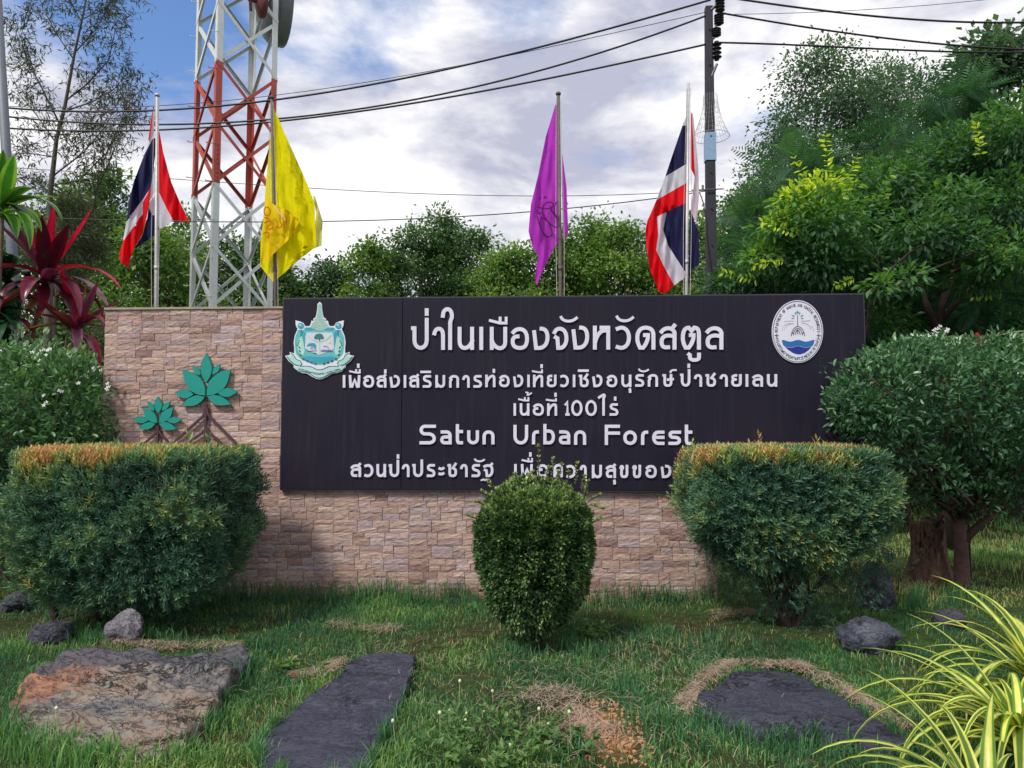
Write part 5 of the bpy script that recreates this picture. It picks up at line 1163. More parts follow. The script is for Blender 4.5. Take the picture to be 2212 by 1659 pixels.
def st(px0, py0, px1, py1, r): return (P(px0, py0, YH2), P(px1, py1, YH2), r)
gz = G(1700, 1320); s0 = lambda px: (P(px, 1300, YH2).x, YH2, -.05)
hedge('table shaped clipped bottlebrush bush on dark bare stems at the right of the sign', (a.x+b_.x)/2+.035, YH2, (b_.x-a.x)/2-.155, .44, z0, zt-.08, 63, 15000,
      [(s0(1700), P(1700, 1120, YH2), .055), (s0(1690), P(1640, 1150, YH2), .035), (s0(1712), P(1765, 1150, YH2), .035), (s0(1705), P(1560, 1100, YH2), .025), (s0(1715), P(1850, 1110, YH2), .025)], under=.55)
# loose lower twigs under the table shaped bush
def skirt(e_label, pts, seed, n, Y, mat=F_bott):
    rg = np.random.default_rng(seed); tb = MB(); P0 = []; rr = random.Random(seed)
    for (x0, y0, x1, y1) in pts:
        W = limb(tb, P(x0, y0, Y), P(x1, y1, Y+rr.uniform(-.3, .3)), .008, .003, .12, 6, rr, 5); P0 += [tuple(q) for q in W[2:]]
        for q in W[2:]: P0 += [(q.x+rr.gauss(0, .07), q.y+rr.gauss(0, .08), q.z+rr.gauss(0, .05)) for _ in range(n)]
    P0 = np.array(P0); mb = MB(); scatter(mb, T_sprig(10, .62, .042, .5, 3), P0, rg.normal(0, .7, P0.shape)+np.array([0, 0, -.2]), .08*rg.uniform(.6, 1.2, len(P0)), .28+rg.normal(0, .08, len(P0)))
    return tb, mb
hb_ = [o for o in bpy.data.objects if o.name == 'clipped_bush.001'][0]
tb, mb = skirt('', [(1690, 1190, 1560, 1260), (1700, 1200, 1600, 1290), (1720, 1180, 1800, 1280), (1740, 1190, 1850, 1300), (1760, 1170, 1900, 1250), (1700, 1260, 1640, 1330), (1705, 1270, 1720, 1350), (1710, 1280, 1790, 1340), (1680, 1180, 1600, 1220), (1780, 1180, 1930, 1200), (1800, 1190, 1880, 1290), (1620, 1190, 1570, 1240), (1650, 1200, 1620, 1250), (1830, 1190, 1830, 1270), (1750, 1200, 1740, 1290), (1600, 1180, 1540, 1215), (1880, 1180, 1920, 1240)], 5, 16, YH2)
setp(mb.build('lower_foliage', F_bott, hb_), kind='stuff'); tb.build('twigs', bark, hb_, True)
hb_ = [o for o in bpy.data.objects if o.name == 'clipped_bush'][0]
tb, mb = skirt('', [(200, 1230, 60, 1290), (220, 1230, 250, 1340), (240, 1220, 330, 1330), (300, 1220, 420, 1300), (330, 1200, 470, 1240), (150, 1230, 110, 1300), (230, 1250, 200, 1340), (350, 1250, 390, 1330), (180, 1200, 90, 1250), (260, 1260, 300, 1350)], 8, 12, YH-.1)
setp(mb.build('lower_foliage', F_bott, hb_), kind='stuff'); tb.build('twigs', bark, hb_, True)

# round topiary
def topiary():
    Y = 5.55; rg = np.random.default_rng(88); c = P(1153, 1160, Y); zt_ = P(1153, 1042, Y-.1).z; r_ = sz(121, Y); e = empty('round_bush', (c.x, Y, 0), 'egg shaped dark green clipped bush with stray shoots in front of the sign', 'bush')
    n = 52000; d = unit(rg.normal(size=(n, 3))); zb = .10; zc_ = zt_-r_*.98
    u = d[:, 2]; rad = np.where(u > 0, r_*np.sqrt(np.clip(1-u*u, 0, 1))**.85, r_*(1-(-u)**2.2*.60)*np.sqrt(np.clip(1-np.clip(-u-.85, 0, 1)**2*40, .2, 1)))
    th = np.arctan2(d[:, 1], d[:, 0]); zz = np.where(u > 0, zc_+u*r_*.98, zc_+u*(zc_-zb))
    lump = np.array([noise.fractal(Vector((a[0]*3.2, a[1]*3.2, a[2]*3.5+9)), .8, 2.1, 4) for a in d]); inn = rg.exponential(.035, n)
    k = np.clip(1+lump*.11-inn, .4, 1.15); pos = np.stack([c.x+np.cos(th)*rad*k, Y+np.sin(th)*rad*k, zz+(k-1)*.3*np.sign(u)], -1)
    dr = unit(np.stack([np.cos(th)*rad, np.sin(th)*rad, u*r_], -1))+np.array([0, 0, .3])+rg.normal(0, .5, (n, 3))
    tone = .56+.26*lump+rg.normal(0, .20, n)+.34*np.clip(u-.2, 0, 1)-inn*1.5  # higher tone over the crown puts light from above into the leaf colour
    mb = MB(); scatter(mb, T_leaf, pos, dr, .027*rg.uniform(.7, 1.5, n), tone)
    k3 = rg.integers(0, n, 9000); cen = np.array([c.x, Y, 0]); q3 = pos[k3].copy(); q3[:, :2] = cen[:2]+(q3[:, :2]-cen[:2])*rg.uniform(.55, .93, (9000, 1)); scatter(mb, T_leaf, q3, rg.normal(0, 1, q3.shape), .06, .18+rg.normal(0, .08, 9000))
    tb = MB(); rr = random.Random(3)
    shoots = [(1170, 1050, 1162, 965), (1190, 1040, 1195, 992), (1205, 1045, 1212, 1005), (1225, 1060, 1228, 1020), (1180, 1045, 1185, 1010), (1240, 1060, 1248, 1002), (1262, 1075, 1270, 1040), (1270, 1085, 1295, 1070), (1275, 1090, 1305, 1100),
              (1075, 1065, 1055, 1040), (1060, 1075, 1040, 1062), (1050, 1090, 1025, 1085), (1030, 1120, 1012, 1115), (1120, 1045, 1112, 1025), (1280, 1130, 1300, 1120), (1255, 1065, 1262, 1030), (1212, 1050, 1205, 1020), (1140, 1040, 1150, 1020)]
    LP = []; LD = []
    for x0, y0, x1, y1 in shoots:
        a_, b2 = P(x0, y0, Y-.1), P(x1, y1, Y-.1-rr.uniform(0, .15)); W = limb(tb, a_, b2, .0045, .0025, .04, 8, rr, 5)
        for q in W[2:]:
            for _ in range(3): LP.append(tuple(q)); LD.append((rr.gauss(0, 1), rr.gauss(0, 1), .5+rr.random()))
        for _ in range(7): LP.append(tuple(W[-1])); LD.append((rr.gauss(0, 1), rr.gauss(0, 1), .8))
    LP = np.array(LP); scatter(mb, T_leaf, LP, np.array(LD), .028, .95+rg.normal(0, .12, len(LP)))
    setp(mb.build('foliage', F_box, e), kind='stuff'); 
    for x in (-.05, .03, .07): limb(tb, (c.x+x, Y, -.05), (c.x+x*4, Y, .7), .02, .01, .04, 5, rr, 6)
    tb.build('stem', bark, e, True)
topiary()
def pinwheel(mb, c, nrm, s_, rg):
    nrm = unit(np.array(nrm)); t_ = unit(np.cross(nrm, [0.3, .1, 1])); q = np.cross(nrm, t_)
    for k in range(5):
        a = 2*math.pi*k/5+rg.uniform(0, .3); d = t_*math.cos(a)+q*math.sin(a); sd = np.cross(nrm, d)
        mb.add([c, c+d*s_*.6+sd*s_*.28, c+d*s_+nrm*.1*s_, c+d*s_*.7-sd*s_*.12], [(0, 1, 2, 3)])
def flowering(label, env, seed, n, Y, flowers, stems=None, name='flowering_shrub', leaf=.062, trunk=None, tone0=.42):
    """env: list of lobes (px, py, rx px, rz px, depth m)"""
    rg = np.random.default_rng(seed); rr = random.Random(seed); c0 = P(env[0][0], env[0][1], Y); e = empty(name, (c0.x, Y, 0), label, 'flowering bush', None)
    L_ = [(np.array(P(a, b2, Y+dy)), sz(rx, Y), sz(rz, Y), dp) for a, b2, rx, rz, dp, dy in env]; A = np.array([l[1]*l[2] for l in L_]); A /= A.sum()
    idx = rg.choice(len(L_), n, p=A); d = unit(rg.normal(size=(n, 3))); pos = np.zeros((n, 3))
    C = np.array([l[0] for l in L_]); S = np.array([[l[1], l[3], l[2]] for l in L_])
    lump = np.array([noise.fractal(Vector((a[0]*2.8+seed, a[1]*2.8, a[2]*2.8)), .8, 2.1, 3) for a in d*1.0+idx[:, None]*1.7])
    k = np.clip(1+lump*.34-rg.exponential(.10, n), .2, 1.3); pos = C[idx]+d*S[idx]*k[:, None]
    ok = pos[:, 2] > .1; pos, d, lump = pos[ok], d[ok], lump[ok]
    mb = MB(); scatter(mb, T_fold, pos, d*.6+np.array([0, 0, .25])+rg.normal(0, .55, d.shape), leaf*rg.uniform(.65, 1.35, len(pos)), tone0+.2*lump+.14*d[:, 2]+rg.normal(0, .12, len(pos)))
    setp(mb.build('foliage', F_jas, e), kind='stuff')
    fm = MB()
    for (px, py, m_) in flowers:
        for _ in range(m_):
            c = np.array(P(px+rr.gauss(0, 9), py+rr.gauss(0, 6), Y-.1)); l = L_[min(range(len(L_)), key=lambda i_: np.linalg.norm(L_[i_][0]-c))]
            dx, dz = (c[0]-l[0][0])/l[1], (c[2]-l[0][2])/l[2]; c[1] = l[0][1]-l[3]*math.sqrt(max(0, 1-dx*dx-dz*dz))*1.05-.02
            pinwheel(fm, c, (rr.gauss(0, .4), -1, .7), .022, rr)
    setp(fm.build('flowers', F_wh, e), kind='stuff')
    tb = MB()
    for pts, r in (trunk or []):
        tb.tube([P(x, y, Y+dy) for x, y, dy in pts], np.linspace(r, r*.55, len(pts)), 12)
    for l in L_:
        b0 = P(*trunk[0][0][-1][:2], Y) if trunk else Vector((c0.x, Y, .1))
        for _ in range(3): limb(tb, b0, l[0]+np.array([rr.gauss(0, .3)*l[1], rr.gauss(0, .3)*l[3], rr.gauss(0, .3)*l[2]]), .02, .006, .08, 5, rr, 5)
    tb.build('stem', bark_red, e, True)
    return e
flowering('dense glossy shrub with small white flowers behind the left clipped bush', [(60, 895, 130, 150, .55, .1), (150, 890, 92, 130, .5, .1), (-20, 880, 140, 150, .6, 0), (170, 960, 78, 110, .45, .1), (60, 1040, 150, 120, .5, .2), (110, 810, 90, 60, .4, .1), (20, 1150, 120, 110, .5, .3)], 91, 15000, 6.75,
          [(100, 755, 6), (30, 752, 5), (190, 800, 3), (205, 835, 5), (160, 845, 3), (55, 745, 4), (150, 870, 2), (120, 775, 3)], tone0=.7)
flowering('dark umbrella shaped small tree with white flowers right of the sign board', [(2060, 880, 180, 125, .8, -.2), (2170, 860, 150, 120, .7, 0), (1960, 845, 105, 90, .45, -.75), (1885, 850, 75, 75, .4, -1.05), (2030, 975, 110, 85, .6, 0), (2140, 990, 130, 90, .6, .1), (2230, 930, 130, 120, .6, .1), (2000, 778, 100, 48, .45, -.3), (2120, 772, 110, 45, .45, .2), (1838, 875, 42, 45, .3, -1.1), (1880, 920, 60, 50, .35, -1.0), (1950, 780, 60, 40, .4, -.8), (2075, 1060, 90, 50, .45, 0), (1985, 1020, 70, 55, .4, -.5), (1930, 960, 60, 60, .4, -.8), (2190, 1060, 70, 45, .4, 0)], 92, 24000, 7.6,
          [(2010, 722, 8), (1960, 735, 5), (1990, 728, 5), (2190, 860, 5), (2165, 920, 3), (2050, 740, 2), (2205, 870, 3), (1925, 760, 3)], trunk=[([(2076, 1300, 0), (2078, 1250, 0), (2076, 1180, 0), (2072, 1120, 0)], .088), ([(2078, 1170, 0), (2120, 1130, 0), (2170, 1090, -.1)], .045), ([(2074, 1130, 0), (2040, 1080, 0), (2010, 1030, 0)], .045)], name='flowering_tree', tone0=.50, leaf=.062)
def stump():
    Y = G(2005, 1252).y; g = P(2008, 1255, Y); e = empty('tree_stump', (g.x, Y, 0), 'broad weathered reddish brown tree stump behind the right tree trunk', 'tree stump'); n = 60; V = []; rows_ = 26
    W0 = sz(37, Y); h = P(2008, 1118, Y).z
    for j in range(rows_+1):
        u = j/rows_
        for k in range(n):
            a = 2*math.pi*k/n; rdg = noise.fractal(Vector((math.cos(a)*2.2, math.sin(a)*2.2, u*.9)), .8, 2, 5)
            r_ = W0*(1.12-.28*min(1, u*1.7)+.25*(1-u)**4)*(1+.28*rdg+.05*math.sin(a*9+u*3)); zz = h*u*(1+(.16*noise.noise(Vector((math.cos(a)*1.5, math.sin(a)*1.5, 4)))+.05*noise.noise(Vector((a*4, 0, 1))) if j > rows_-3 else 0))
            V.append((g.x+r_*math.cos(a), Y+r_*math.sin(a)*.9, zz-.04))
    F = [(j*n+k, j*n+(k+1) % n, (j+1)*n+(k+1) % n, (j+1)*n+k) for j in range(rows_) for k in range(n)]+[tuple(rows_*n+k for k in range(n))]
    MB().add(V, F).build('wood', rock_mat('stump_wood', [(.3, (.05, .028, .022)), (.5, (.16, .085, .06)), (.7, (.30, .18, .13))], .5, 12, 1.2, (3, 3, .6)), e, True)
stump()

# ================================================================ strap leaved plants
def blade_mesh(pts, wid, nrm_up, fold=.12, stripe=True):
    pts = np.array([tuple(p) for p in pts]); n = len(pts); T_ = unit(np.gradient(pts, axis=0)); S = unit(np.cross(T_, np.array(nrm_up))); N_ = np.cross(S, T_); V = []; tone = []
    for k in range(n):
        w_ = wid[k]
        for u in (-1, -.5, 0, .5, 1): V.append(pts[k]+S[k]*u*w_/2+N_[k]*fold*w_*abs(u)); tone.append(abs(u))
    F = [(k*5+j, k*5+j+1, (k+1)*5+j+1, (k+1)*5+j) for k in range(n-1) for j in range(4)]
    return V, F, tone
def strap_mat(name, mid, edge, gloss=.3, trans=.3, vary=.3, tcol=(1.2, 1.2, .8), wob=True):
    m, t, b, o = new_mat(name)
    at = t.add('ShaderNodeAttribute', attribute_name='tone').outputs['Fac']
    c = t.ramp(at, [(0, mid), (.42, mid), (.62, edge), (1, edge)])
    oi = t.add('ShaderNodeObjectInfo').outputs['Random']
    c = t.mix(1.0, c, t.ramp(oi, [(0, (1-vary,)*3), (1, (1+vary,)*3)]), 'MULTIPLY')
    v = t.add('ShaderNodeTexCoord').outputs['Object']; c = t.mix(1.0, c, t.ramp(t.noise(v, 14, 4), [(.3, (.8, .8, .8)), (.7, (1.15, 1.15, 1.15))]), 'MULTIPLY')
    t.link(c, b.inputs['Base Color']); b.inputs['Roughness'].default_value = gloss
    tr = t.add('ShaderNodeBsdfTranslucent'); t.link(t.mix(1.0, c, tcol, 'MULTIPLY'), tr.inputs[0])
    mx = t.add('ShaderNodeMixShader'); mx.inputs[0].default_value = trans
    t.link(b.outputs[0], mx.inputs[1]); t.link(tr.outputs[0], mx.inputs[2]); t.link(mx.outputs[0], o.inputs[0]); return m
def strap_leaf(base, az, el, length, width, droop, mat, parent, n=12, prof='lance', side=0, name='leaf'):
    p = Vector(base); pts = [p.copy()]; a = el; st_ = length/n; azz = az
    for k in range(n):
        a -= droop/n*(1+1.2*k/n); azz += side/n
        p = p+Vector((math.cos(azz)*math.cos(a), math.sin(azz)*math.cos(a), math.sin(a)))*st_; pts.append(p.copy())
    u = np.linspace(0, 1, n+1)
    wid = width*(np.sin(np.pi*np.clip(u*.92+.08, 0, 1))**.8*(1-.15*u) if prof == 'lance' else np.clip(1-u, .02, 1)**.55*(.75+.6*np.sin(np.pi*np.minimum(1, u*1.2+.15))*.4)); wid[-1] = .001
    V, F, tone = blade_mesh(pts, wid, (-math.sin(azz)*0-math.cos(az)*math.sin(el)*.0+.001, .001, 1) if abs(math.cos(el)) > .15 else (math.cos(az), math.sin(az), .3), .14)
    return MB().add(V, F, tone).build(name, mat, parent, True)
# striped spider like plants at lower right
M_sp = strap_mat('striped_leaf', (.10, .19, .025), (.66, .70, .12), .35, .35, .15)
M_spb = strap_mat('striped_leaf_yellow_centre', (.70, .72, .14), (.12, .26, .03), .35, .35, .15)
def spider(px, py, label, seed, n, lmin, lmax, zb=.05):
    c = G(px, py); rr = random.Random(seed); e = empty('striped_plant', c, label, 'plant', 'striped strap leaved plants at lower right')
    for k in range(n):
        az = 2*math.pi*k/n*2.618+rr.uniform(-.3, .3); el = R(rr.uniform(28, 82)); ln = rr.uniform(lmin, lmax)*(1.1 if math.cos(az) < 0 else .9)
        strap_leaf(c+Vector((math.cos(az)*.03, math.sin(az)*.03, zb+rr.uniform(0, .12))), az, el, ln, rr.uniform(.050, .078), R(rr.uniform(40, 100)), M_sp if rr.random() < .45 else M_spb, e, 12, 'strap', rr.uniform(-.25, .25))
spider(2205, 1650, 'larger clump of long arching yellow and green striped leaves in the lower right corner', 5, 58, .48, .80)
spider(2255, 1545, 'smaller clump of yellow and green striped leaves at the right edge behind the larger', 6, 42, .5, .82, .10)
spider(2140, 1850, 'low clump of striped leaves cut by the bottom edge of the picture', 7, 34, .45, .75)
# red and green cordyline plants
M_cr = strap_mat('dark_red_leaf', (.10, .014, .035), (.15, .014, .04), .28, .28, .55, (1.6, .5, .6)); M_cb = strap_mat('bright_red_leaf', (.52, .008, .06), (.40, .01, .05), .3, .35, .3, (1.5, .4, .6))
M_cv = strap_mat('purple_sheen_leaf', (.14, .04, .085), (.20, .07, .12), .22, .2, .3, (1.4, .6, .8)); M_cw = strap_mat('withered_leaf', (.20, .085, .03), (.26, .12, .05), .6, .3, .3)
M_cg = strap_mat('green_broad_leaf', (.035, .15, .02), (.16, .32, .04), .25, .4, .3); M_cd = strap_mat('dark_green_broad_leaf', (.008, .04, .018), (.014, .06, .022), .25, .25, .4)
WF = 1.6
def cordy(base_px, ctr, label, seed, spec, mats, Y, name='cordyline', stem_r=.022, stem_mat=None, mid=None):
    rr = random.Random(seed); c = P(*ctr, Y); b0 = P(*base_px, Y); e = empty(name, (b0.x, Y, 0), label, 'plant', 'broad strap leaved plants at the left')
    tb = MB(); m_ = P(*mid, Y) if mid else b0.lerp(c, .5); tb.tube([Vector((b0.x, Y, -.05)), b0, m_, c, c+Vector((0, 0, .08))], [stem_r*1.2, stem_r, stem_r, stem_r*.9, stem_r*.5], 9); tb.build('stem', stem_mat or plain('cordyline_stem', (.20, .06, .07), .6, var=.5, scale=60, bump=.4), e, True)
    for k, (ang, ln, dr, mi, wd, yaw_) in enumerate(spec):
        wd = wd*WF; ln = ln*(1.42 if name == 'cordyline' and ctr[0] > 60 else 1.22)
        # ang: direction in the picture plane, yaw_: towards (-) or away (+) from the viewer
        a = R(ang); v = Vector((math.cos(a)*math.cos(R(yaw_)), math.sin(R(yaw_)), math.sin(a)*math.cos(R(yaw_)))); az = math.atan2(v.y, v.x); el = math.asin(max(-1, min(1, v.z)))
        strap_leaf(c+Vector((0, 0, rr.uniform(-.08, .08))), az, el, ln, wd, R(dr), mats[mi], e, 14, 'lance', 0)
    return e
MR = [M_cr, M_cb, M_cv, M_cw]
cordy((60, 790), (98, 606), 'tall dark red leaved plant with crimson young leaves behind the left shrub', 1,
      [(100, .62, -10, 1, .10, -20), (118, .66, 10, 2, .085, -30), (78, .55, 0, 1, .07, -10), (66, .60, 5, 0, .10, -35), (60, .66, -6, 1, .095, 10), (48, .62, 10, 0, .10, -30), (130, .5, 60, 0, .11, -50), (150, .55, 50, 0, .10, -20), (165, .6, 60, 0, .09, 20),
       (30, .52, 20, 2, .10, -45), (22, .74, 45, 1, .085, -10), (15, .70, 60, 0, .09, -30), (5, .72, 40, 2, .09, -15), (200, .55, 40, 0, .09, -40), (240, .45, 10, 3, .09, -60), (-20, .62, 30, 0, .085, -30), (-40, .45, 20, 0, .08, -50), (95, .5, 10, 1, .06, 30), (110, .55, 5, 0, .09, 40), (180, .55, 70, 0, .09, -10),
       (270, .3, 0, 3, .08, -40), (20, .6, 70, 0, .09, 50), (85, .52, -10, 2, .08, -60), (40, .5, 60, 0, .1, -70), (140, .5, 60, 0, .1, -75)], MR, 7.62, mid=(70, 730))
cordy((150, 800), (162, 712), 'lower dark red leaved plant with a bright red heart next to the wall', 2,
      [(95, .42, 0, 1, .085, -20), (80, .40, 0, 1, .07, 10), (60, .48, 5, 2, .075, -15), (45, .50, 20, 2, .06, -10), (18, .62, 20, 1, .06, -5), (30, .5, 40, 0, .07, -30), (10, .6, 40, 0, .075, -20), (-5, .52, 50, 0, .075, -30), (140, .42, 40, 0, .08, -30), (160, .46, 60, 0, .08, -20), (-30, .42, 30, 3, .07, -40),
       (110, .45, 10, 0, .09, -45), (70, .4, 20, 0, .08, -60), (25, .45, 80, 2, .07, -50), (170, .4, 30, 3, .07, -50), (120, .4, 10, 0, .08, 40), (50, .4, 30, 0, .08, 50)], MR, 7.55)
cordy((-10, 800), (5, 455), 'light green broad leaved plant at the upper left edge', 3,
      [(75, .55, 10, 0, .11, -20), (55, .60, 15, 0, .10, -30), (95, .55, 0, 0, .11, -10), (40, .55, 40, 0, .09, -20), (30, .72, 60, 0, .085, -10), (20, .75, 70, 0, .085, -30), (10, .6, 50, 0, .09, -40), (0, .6, 40, 0, .08, -20), (65, .5, 30, 0, .1, 30), (110, .5, 20, 0, .1, -40), (-15, .5, 30, 1, .09, -20), (15, .62, 90, 0, .08, 30), (45, .6, 80, 0, .09, 60), (-30, .4, 20, 1, .09, -30)],
      [M_cg, M_cd], 7.2, stem_mat=bark_pale)
sp_ = [(a_, .5+.12*math.sin(a_*7.1), 40, 0, .1, -60+(a_*37) % 90) for a_ in range(-60, 240, 17)]
cordy((20, 850), (18, 600), 'dark green broad leaved plant in the shade at the left edge', 4, sp_, [M_cd], 7.85, stem_mat=bark)
cordy((-30, 850), (-10, 700), 'low dark green broad leaved plant below the shaded one at left', 5, [(a_, .45, 50, 0, .12, -50+(a_*29) % 80) for a_ in range(-40, 220, 20)]+[(70, .5, 20, 1, .1, -30), (20, .5, 40, 1, .1, -20)], [M_cd, M_cr], 7.4, stem_mat=bark)
# red flower with pale leaves above the right tree
cordy((2084, 900), (2112, 752), 'pale long leaves with a red flower on top of the right flowering tree', 6, [(155, .32, 20, 0, .035, -10), (25, .5, 20, 0, .045, -10), (15, .5, 40, 1, .05, -30), (50, .3, 30, 0, .04, 20), (170, .25, 40, 0, .03, -30), (95, .12, 0, 2, .05, -10), (120, .1, 0, 2, .04, -40), (75, .1, 0, 2, .04, -40)],
      [strap_mat('pale_leaf', (.42, .50, .32), (.5, .55, .4), .3), M_cg, M_cb], 7.9, name='flowering_plant', stem_r=.010, stem_mat=bark)
# ================================================================ grass and small things on the ground
F_grass = foliage('grass_blades', [(0, (.018, .070, .042)), (.35, (.055, .17, .075)), (.65, (.14, .30, .09)), (.85, (.28, .41, .11)), (1, (.38, .31, .18))], rough=.5, trans=.3, spec=.3)
def in_poly(x, y, poly):
    c = np.zeros(len(x), bool); n = len(poly); j = n-1
    for i_ in range(n):
        xi, yi = poly[i_]; xj, yj = poly[j]; cnd = ((yi > y) != (yj > y)) & (x < (xj-xi)*(y-yi)/(yj-yi+1e-12)+xi); c ^= cnd; j = i_
    return c
def fbm(x, y, sc, seed=0, oct=3):
    out = np.zeros(len(x)); a = 1.
    for k in range(oct):
        r_ = np.random.default_rng(seed*7+k); g = r_.uniform(-1, 1, (64, 64)); u = (x*sc) % 64; v = (y*sc) % 64; i0 = u.astype(int); j0 = v.astype(int); fu = u-i0; fv = v-j0; fu = fu*fu*(3-2*fu); fv = fv*fv*(3-2*fv)
        i1 = (i0+1) % 64; j1 = (j0+1) % 64; out += a*((g[i0, j0]*(1-fu)+g[i1, j0]*fu)*(1-fv)+(g[i0, j1]*(1-fu)+g[i1, j1]*fu)*fv); a *= .5; sc *= 2.1
    return out
soil = G(1310, 1600)
def blades(x, y, h, w_, tone, lean_s, rg):
    N = len(x); z = gh(x, y); a = rg.uniform(0, 2*np.pi, N); l = lean_s*rg.uniform(.2, 1.3, N)*h; lx, ly = np.cos(a)*l, np.sin(a)*l
    b = a+np.pi/2+rg.normal(0, .5, N); wx, wy = np.cos(b)*w_/2, np.sin(b)*w_/2
    B = np.stack([x, y, z-.006], -1); S = np.stack([wx, wy, np.zeros(N)], -1); M_ = B+np.stack([lx*.35, ly*.35, h*.62], -1); T_ = B+np.stack([lx, ly, h*np.clip(1-lean_s*.25, .4, 1)], -1)
    V = np.stack([B-S, B+S, M_+S*.8, M_-S*.8, T_], 1).reshape(-1, 3); o_ = np.arange(N)*5
    return V, [np.stack([o_, o_+1, o_+2, o_+3], -1), np.stack([o_+3, o_+2, o_+4], -1)], np.repeat(np.clip(tone, 0, 1), 5)
def field(N, x0, x1, y0, y1, seed, h0, w0, ypow=1.0, near=True, name='grass', tone0=.33):
    rg = np.random.default_rng(seed); y = y0+(y1-y0)*rg.uniform(0, 1, N)**ypow; x = rg.uniform(-1, 1, N)*(y*.80+.3)-y*.045
    ok = (x > x0) & (x < x1) & ~((x > WX0-.02) & (x < WX1+.01) & (y > YW-.02) & (y < YW+.27))
    for pl in SLABS:
        c = pl.mean(0); ok &= ~in_poly(x, y, (pl-c)*.97+c)
    ds = np.sqrt(((x-soil.x)*4.8)**2+((y-soil.y)*2.2)**2)+fbm(x, y, 6, 3)*.5
    dens = fbm(x, y, 1.7, 5)+.6*fbm(x, y, 5, 6)
    ok &= ~((ds < 1.15) & (rg.uniform(0, 1, N) < .93)); ok &= rg.uniform(0, 1, N) < np.clip(.88+dens*.70, .08, 1)
    x, y, dens = x[ok], y[ok], dens[ok]; N = len(x)
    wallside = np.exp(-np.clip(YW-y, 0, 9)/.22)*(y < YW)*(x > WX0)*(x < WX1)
    tall = fbm(x, y, 1.1, 9); h = h0*(1+.5*tall)*rg.uniform(.45, 1.35, N)*(1+1.9*wallside*rg.uniform(.3, 1, N))
    edge = np.zeros(N)
    for pl in SLABS[:1]:
        c = pl.mean(0); edge += in_poly(x, y, (pl-c)*1.12+c)
    h *= 1+.5*edge
    tone = tone0+.24*fbm(x, y, .9, 12)+.16*fbm(x, y, 3.5, 13)+rg.normal(0, .10, N)
    left_low = np.exp(-(((x+2.0)/1.3)**2+((y-3.5)/.8)**2)); tone += .34*left_low-.12*wallside  # left_low paints a patch of sun into the blade tone
    dry = rg.uniform(0, 1, N) < .04+.22*(dens < -.25); tone = np.where(dry, rg.uniform(.8, 1, N), tone)
    V, F, tn = blades(x, y, h, w0*rg.uniform(.7, 1.4, N), tone, .75, rg)
    return setp(MB().add(V, F, tn).build(name, F_grass), None, None, None, 'stuff')
g1 = field(150000, -4.6, 4.0, 3.1, 7.0, 21, .052, .0048, .9, tone0=.36); g1['label'] = 'short green lawn grass in front of the wall'
g2 = field(60000, -7, 8, 6.9, 11, 22, .07, .007, name='lawn_behind', tone0=.79); g2['label'] = 'lawn grass behind the wall and shrubs with sunlight put into its colour'  # high tone paints sunlight onto a lawn that lies in shade
g3 = field(50000, -16, 16, 11, 22, 23, .10, .014, name='far_lawn', tone0=.79); g3['label'] = 'far lawn grass under the trees'  # far blades carry the same painted sunlight
# tall tufts along the wall and by the stones
rg = np.random.default_rng(31); X = []; Yv = []; Hh = []
for px in list(np.linspace(470, 1010, 30))+list(np.linspace(1290, 1545, 12))+list(np.linspace(1960, 2060, 8)):
    py = 1278+rg.uniform(0, 34); g = G(px+rg.normal(0, 8), py); m_ = rg.integers(18, 45)
    X += list(g.x+rg.normal(0, .045, m_)); Yv += list(min(g.y, YW-.05)+rg.normal(0, .03, m_)*(px < 1600)); Hh += list(rg.uniform(.12, .29, m_))
for (px, py, m_, hh) in [(500, 1470, 130, .17), (520, 1450, 90, .15), (470, 1560, 70, .15), (560, 1400, 60, .12), (1130, 1420, 70, .14), (1230, 1400, 80, .16), (1290, 1420, 60, .16), (1390, 1590, 90, .14), (1450, 1600, 90, .14), (1480, 1640, 120, .13), (1380, 1490, 60, .12), (1270, 1660, 60, .12),
                         (80, 1625, 220, .16), (180, 1650, 220, .15), (20, 1600, 120, .17), (420, 1650, 120, .13), (900, 1560, 60, .12), (880, 1620, 80, .13), (1700, 1620, 120, .11), (1600, 1610, 100, .12), (330, 1380, 70, .14), (380, 1390, 70, .13), (200, 1390, 50, .15), (1560, 1390, 60, .15), (1430, 1380, 60, .15)]:
    g = G(px, py); X += list(g.x+rg.normal(0, .10, m_)); Yv += list(g.y+rg.normal(0, .06, m_)); Hh += list(rg.uniform(.5, 1.1, m_)*hh)
for pl in SLABS:                                    # turf creeping over the edges of the slabs, most on the near side
    c = pl.mean(0); m_ = len(pl)
    for k in range(m_):
        p0, p1 = pl[k], pl[(k+1) % m_]; L_ = float(np.hypot(*(p1-p0))); near = (p0[1]+p1[1])/2 < c[1]; q = int(L_*(520 if near else 150))
        u = rg.uniform(0, 1, q); s_ = rg.normal(1.0, .035, q)*(1-.015); X += list(c[0]+(p0[0]+(p1[0]-p0[0])*u-c[0])*s_); Yv += list(c[1]+(p0[1]+(p1[1]-p0[1])*u-c[1])*s_); Hh += list(rg.uniform(.05, .12 if near else .08, q)*(1+.5*np.sin(u*L_*23+k)))
X, Yv, Hh = map(np.array, (X, Yv, Hh)); ok = ~((Yv > YW-.03) & (Yv < YW+.27) & (X < WX1)); X, Yv, Hh = X[ok], Yv[ok], Hh[ok]
V, F, tn = blades(X, Yv, Hh, .006*rg.uniform(.7, 1.3, len(X)), .34+.25*np.exp(-(((X+2.2)/1.0)**2+((Yv-3.5)/.5)**2))+rg.normal(0, .12, len(X)), .45, rg)  # lower left tufts get the same sun patch in their tone
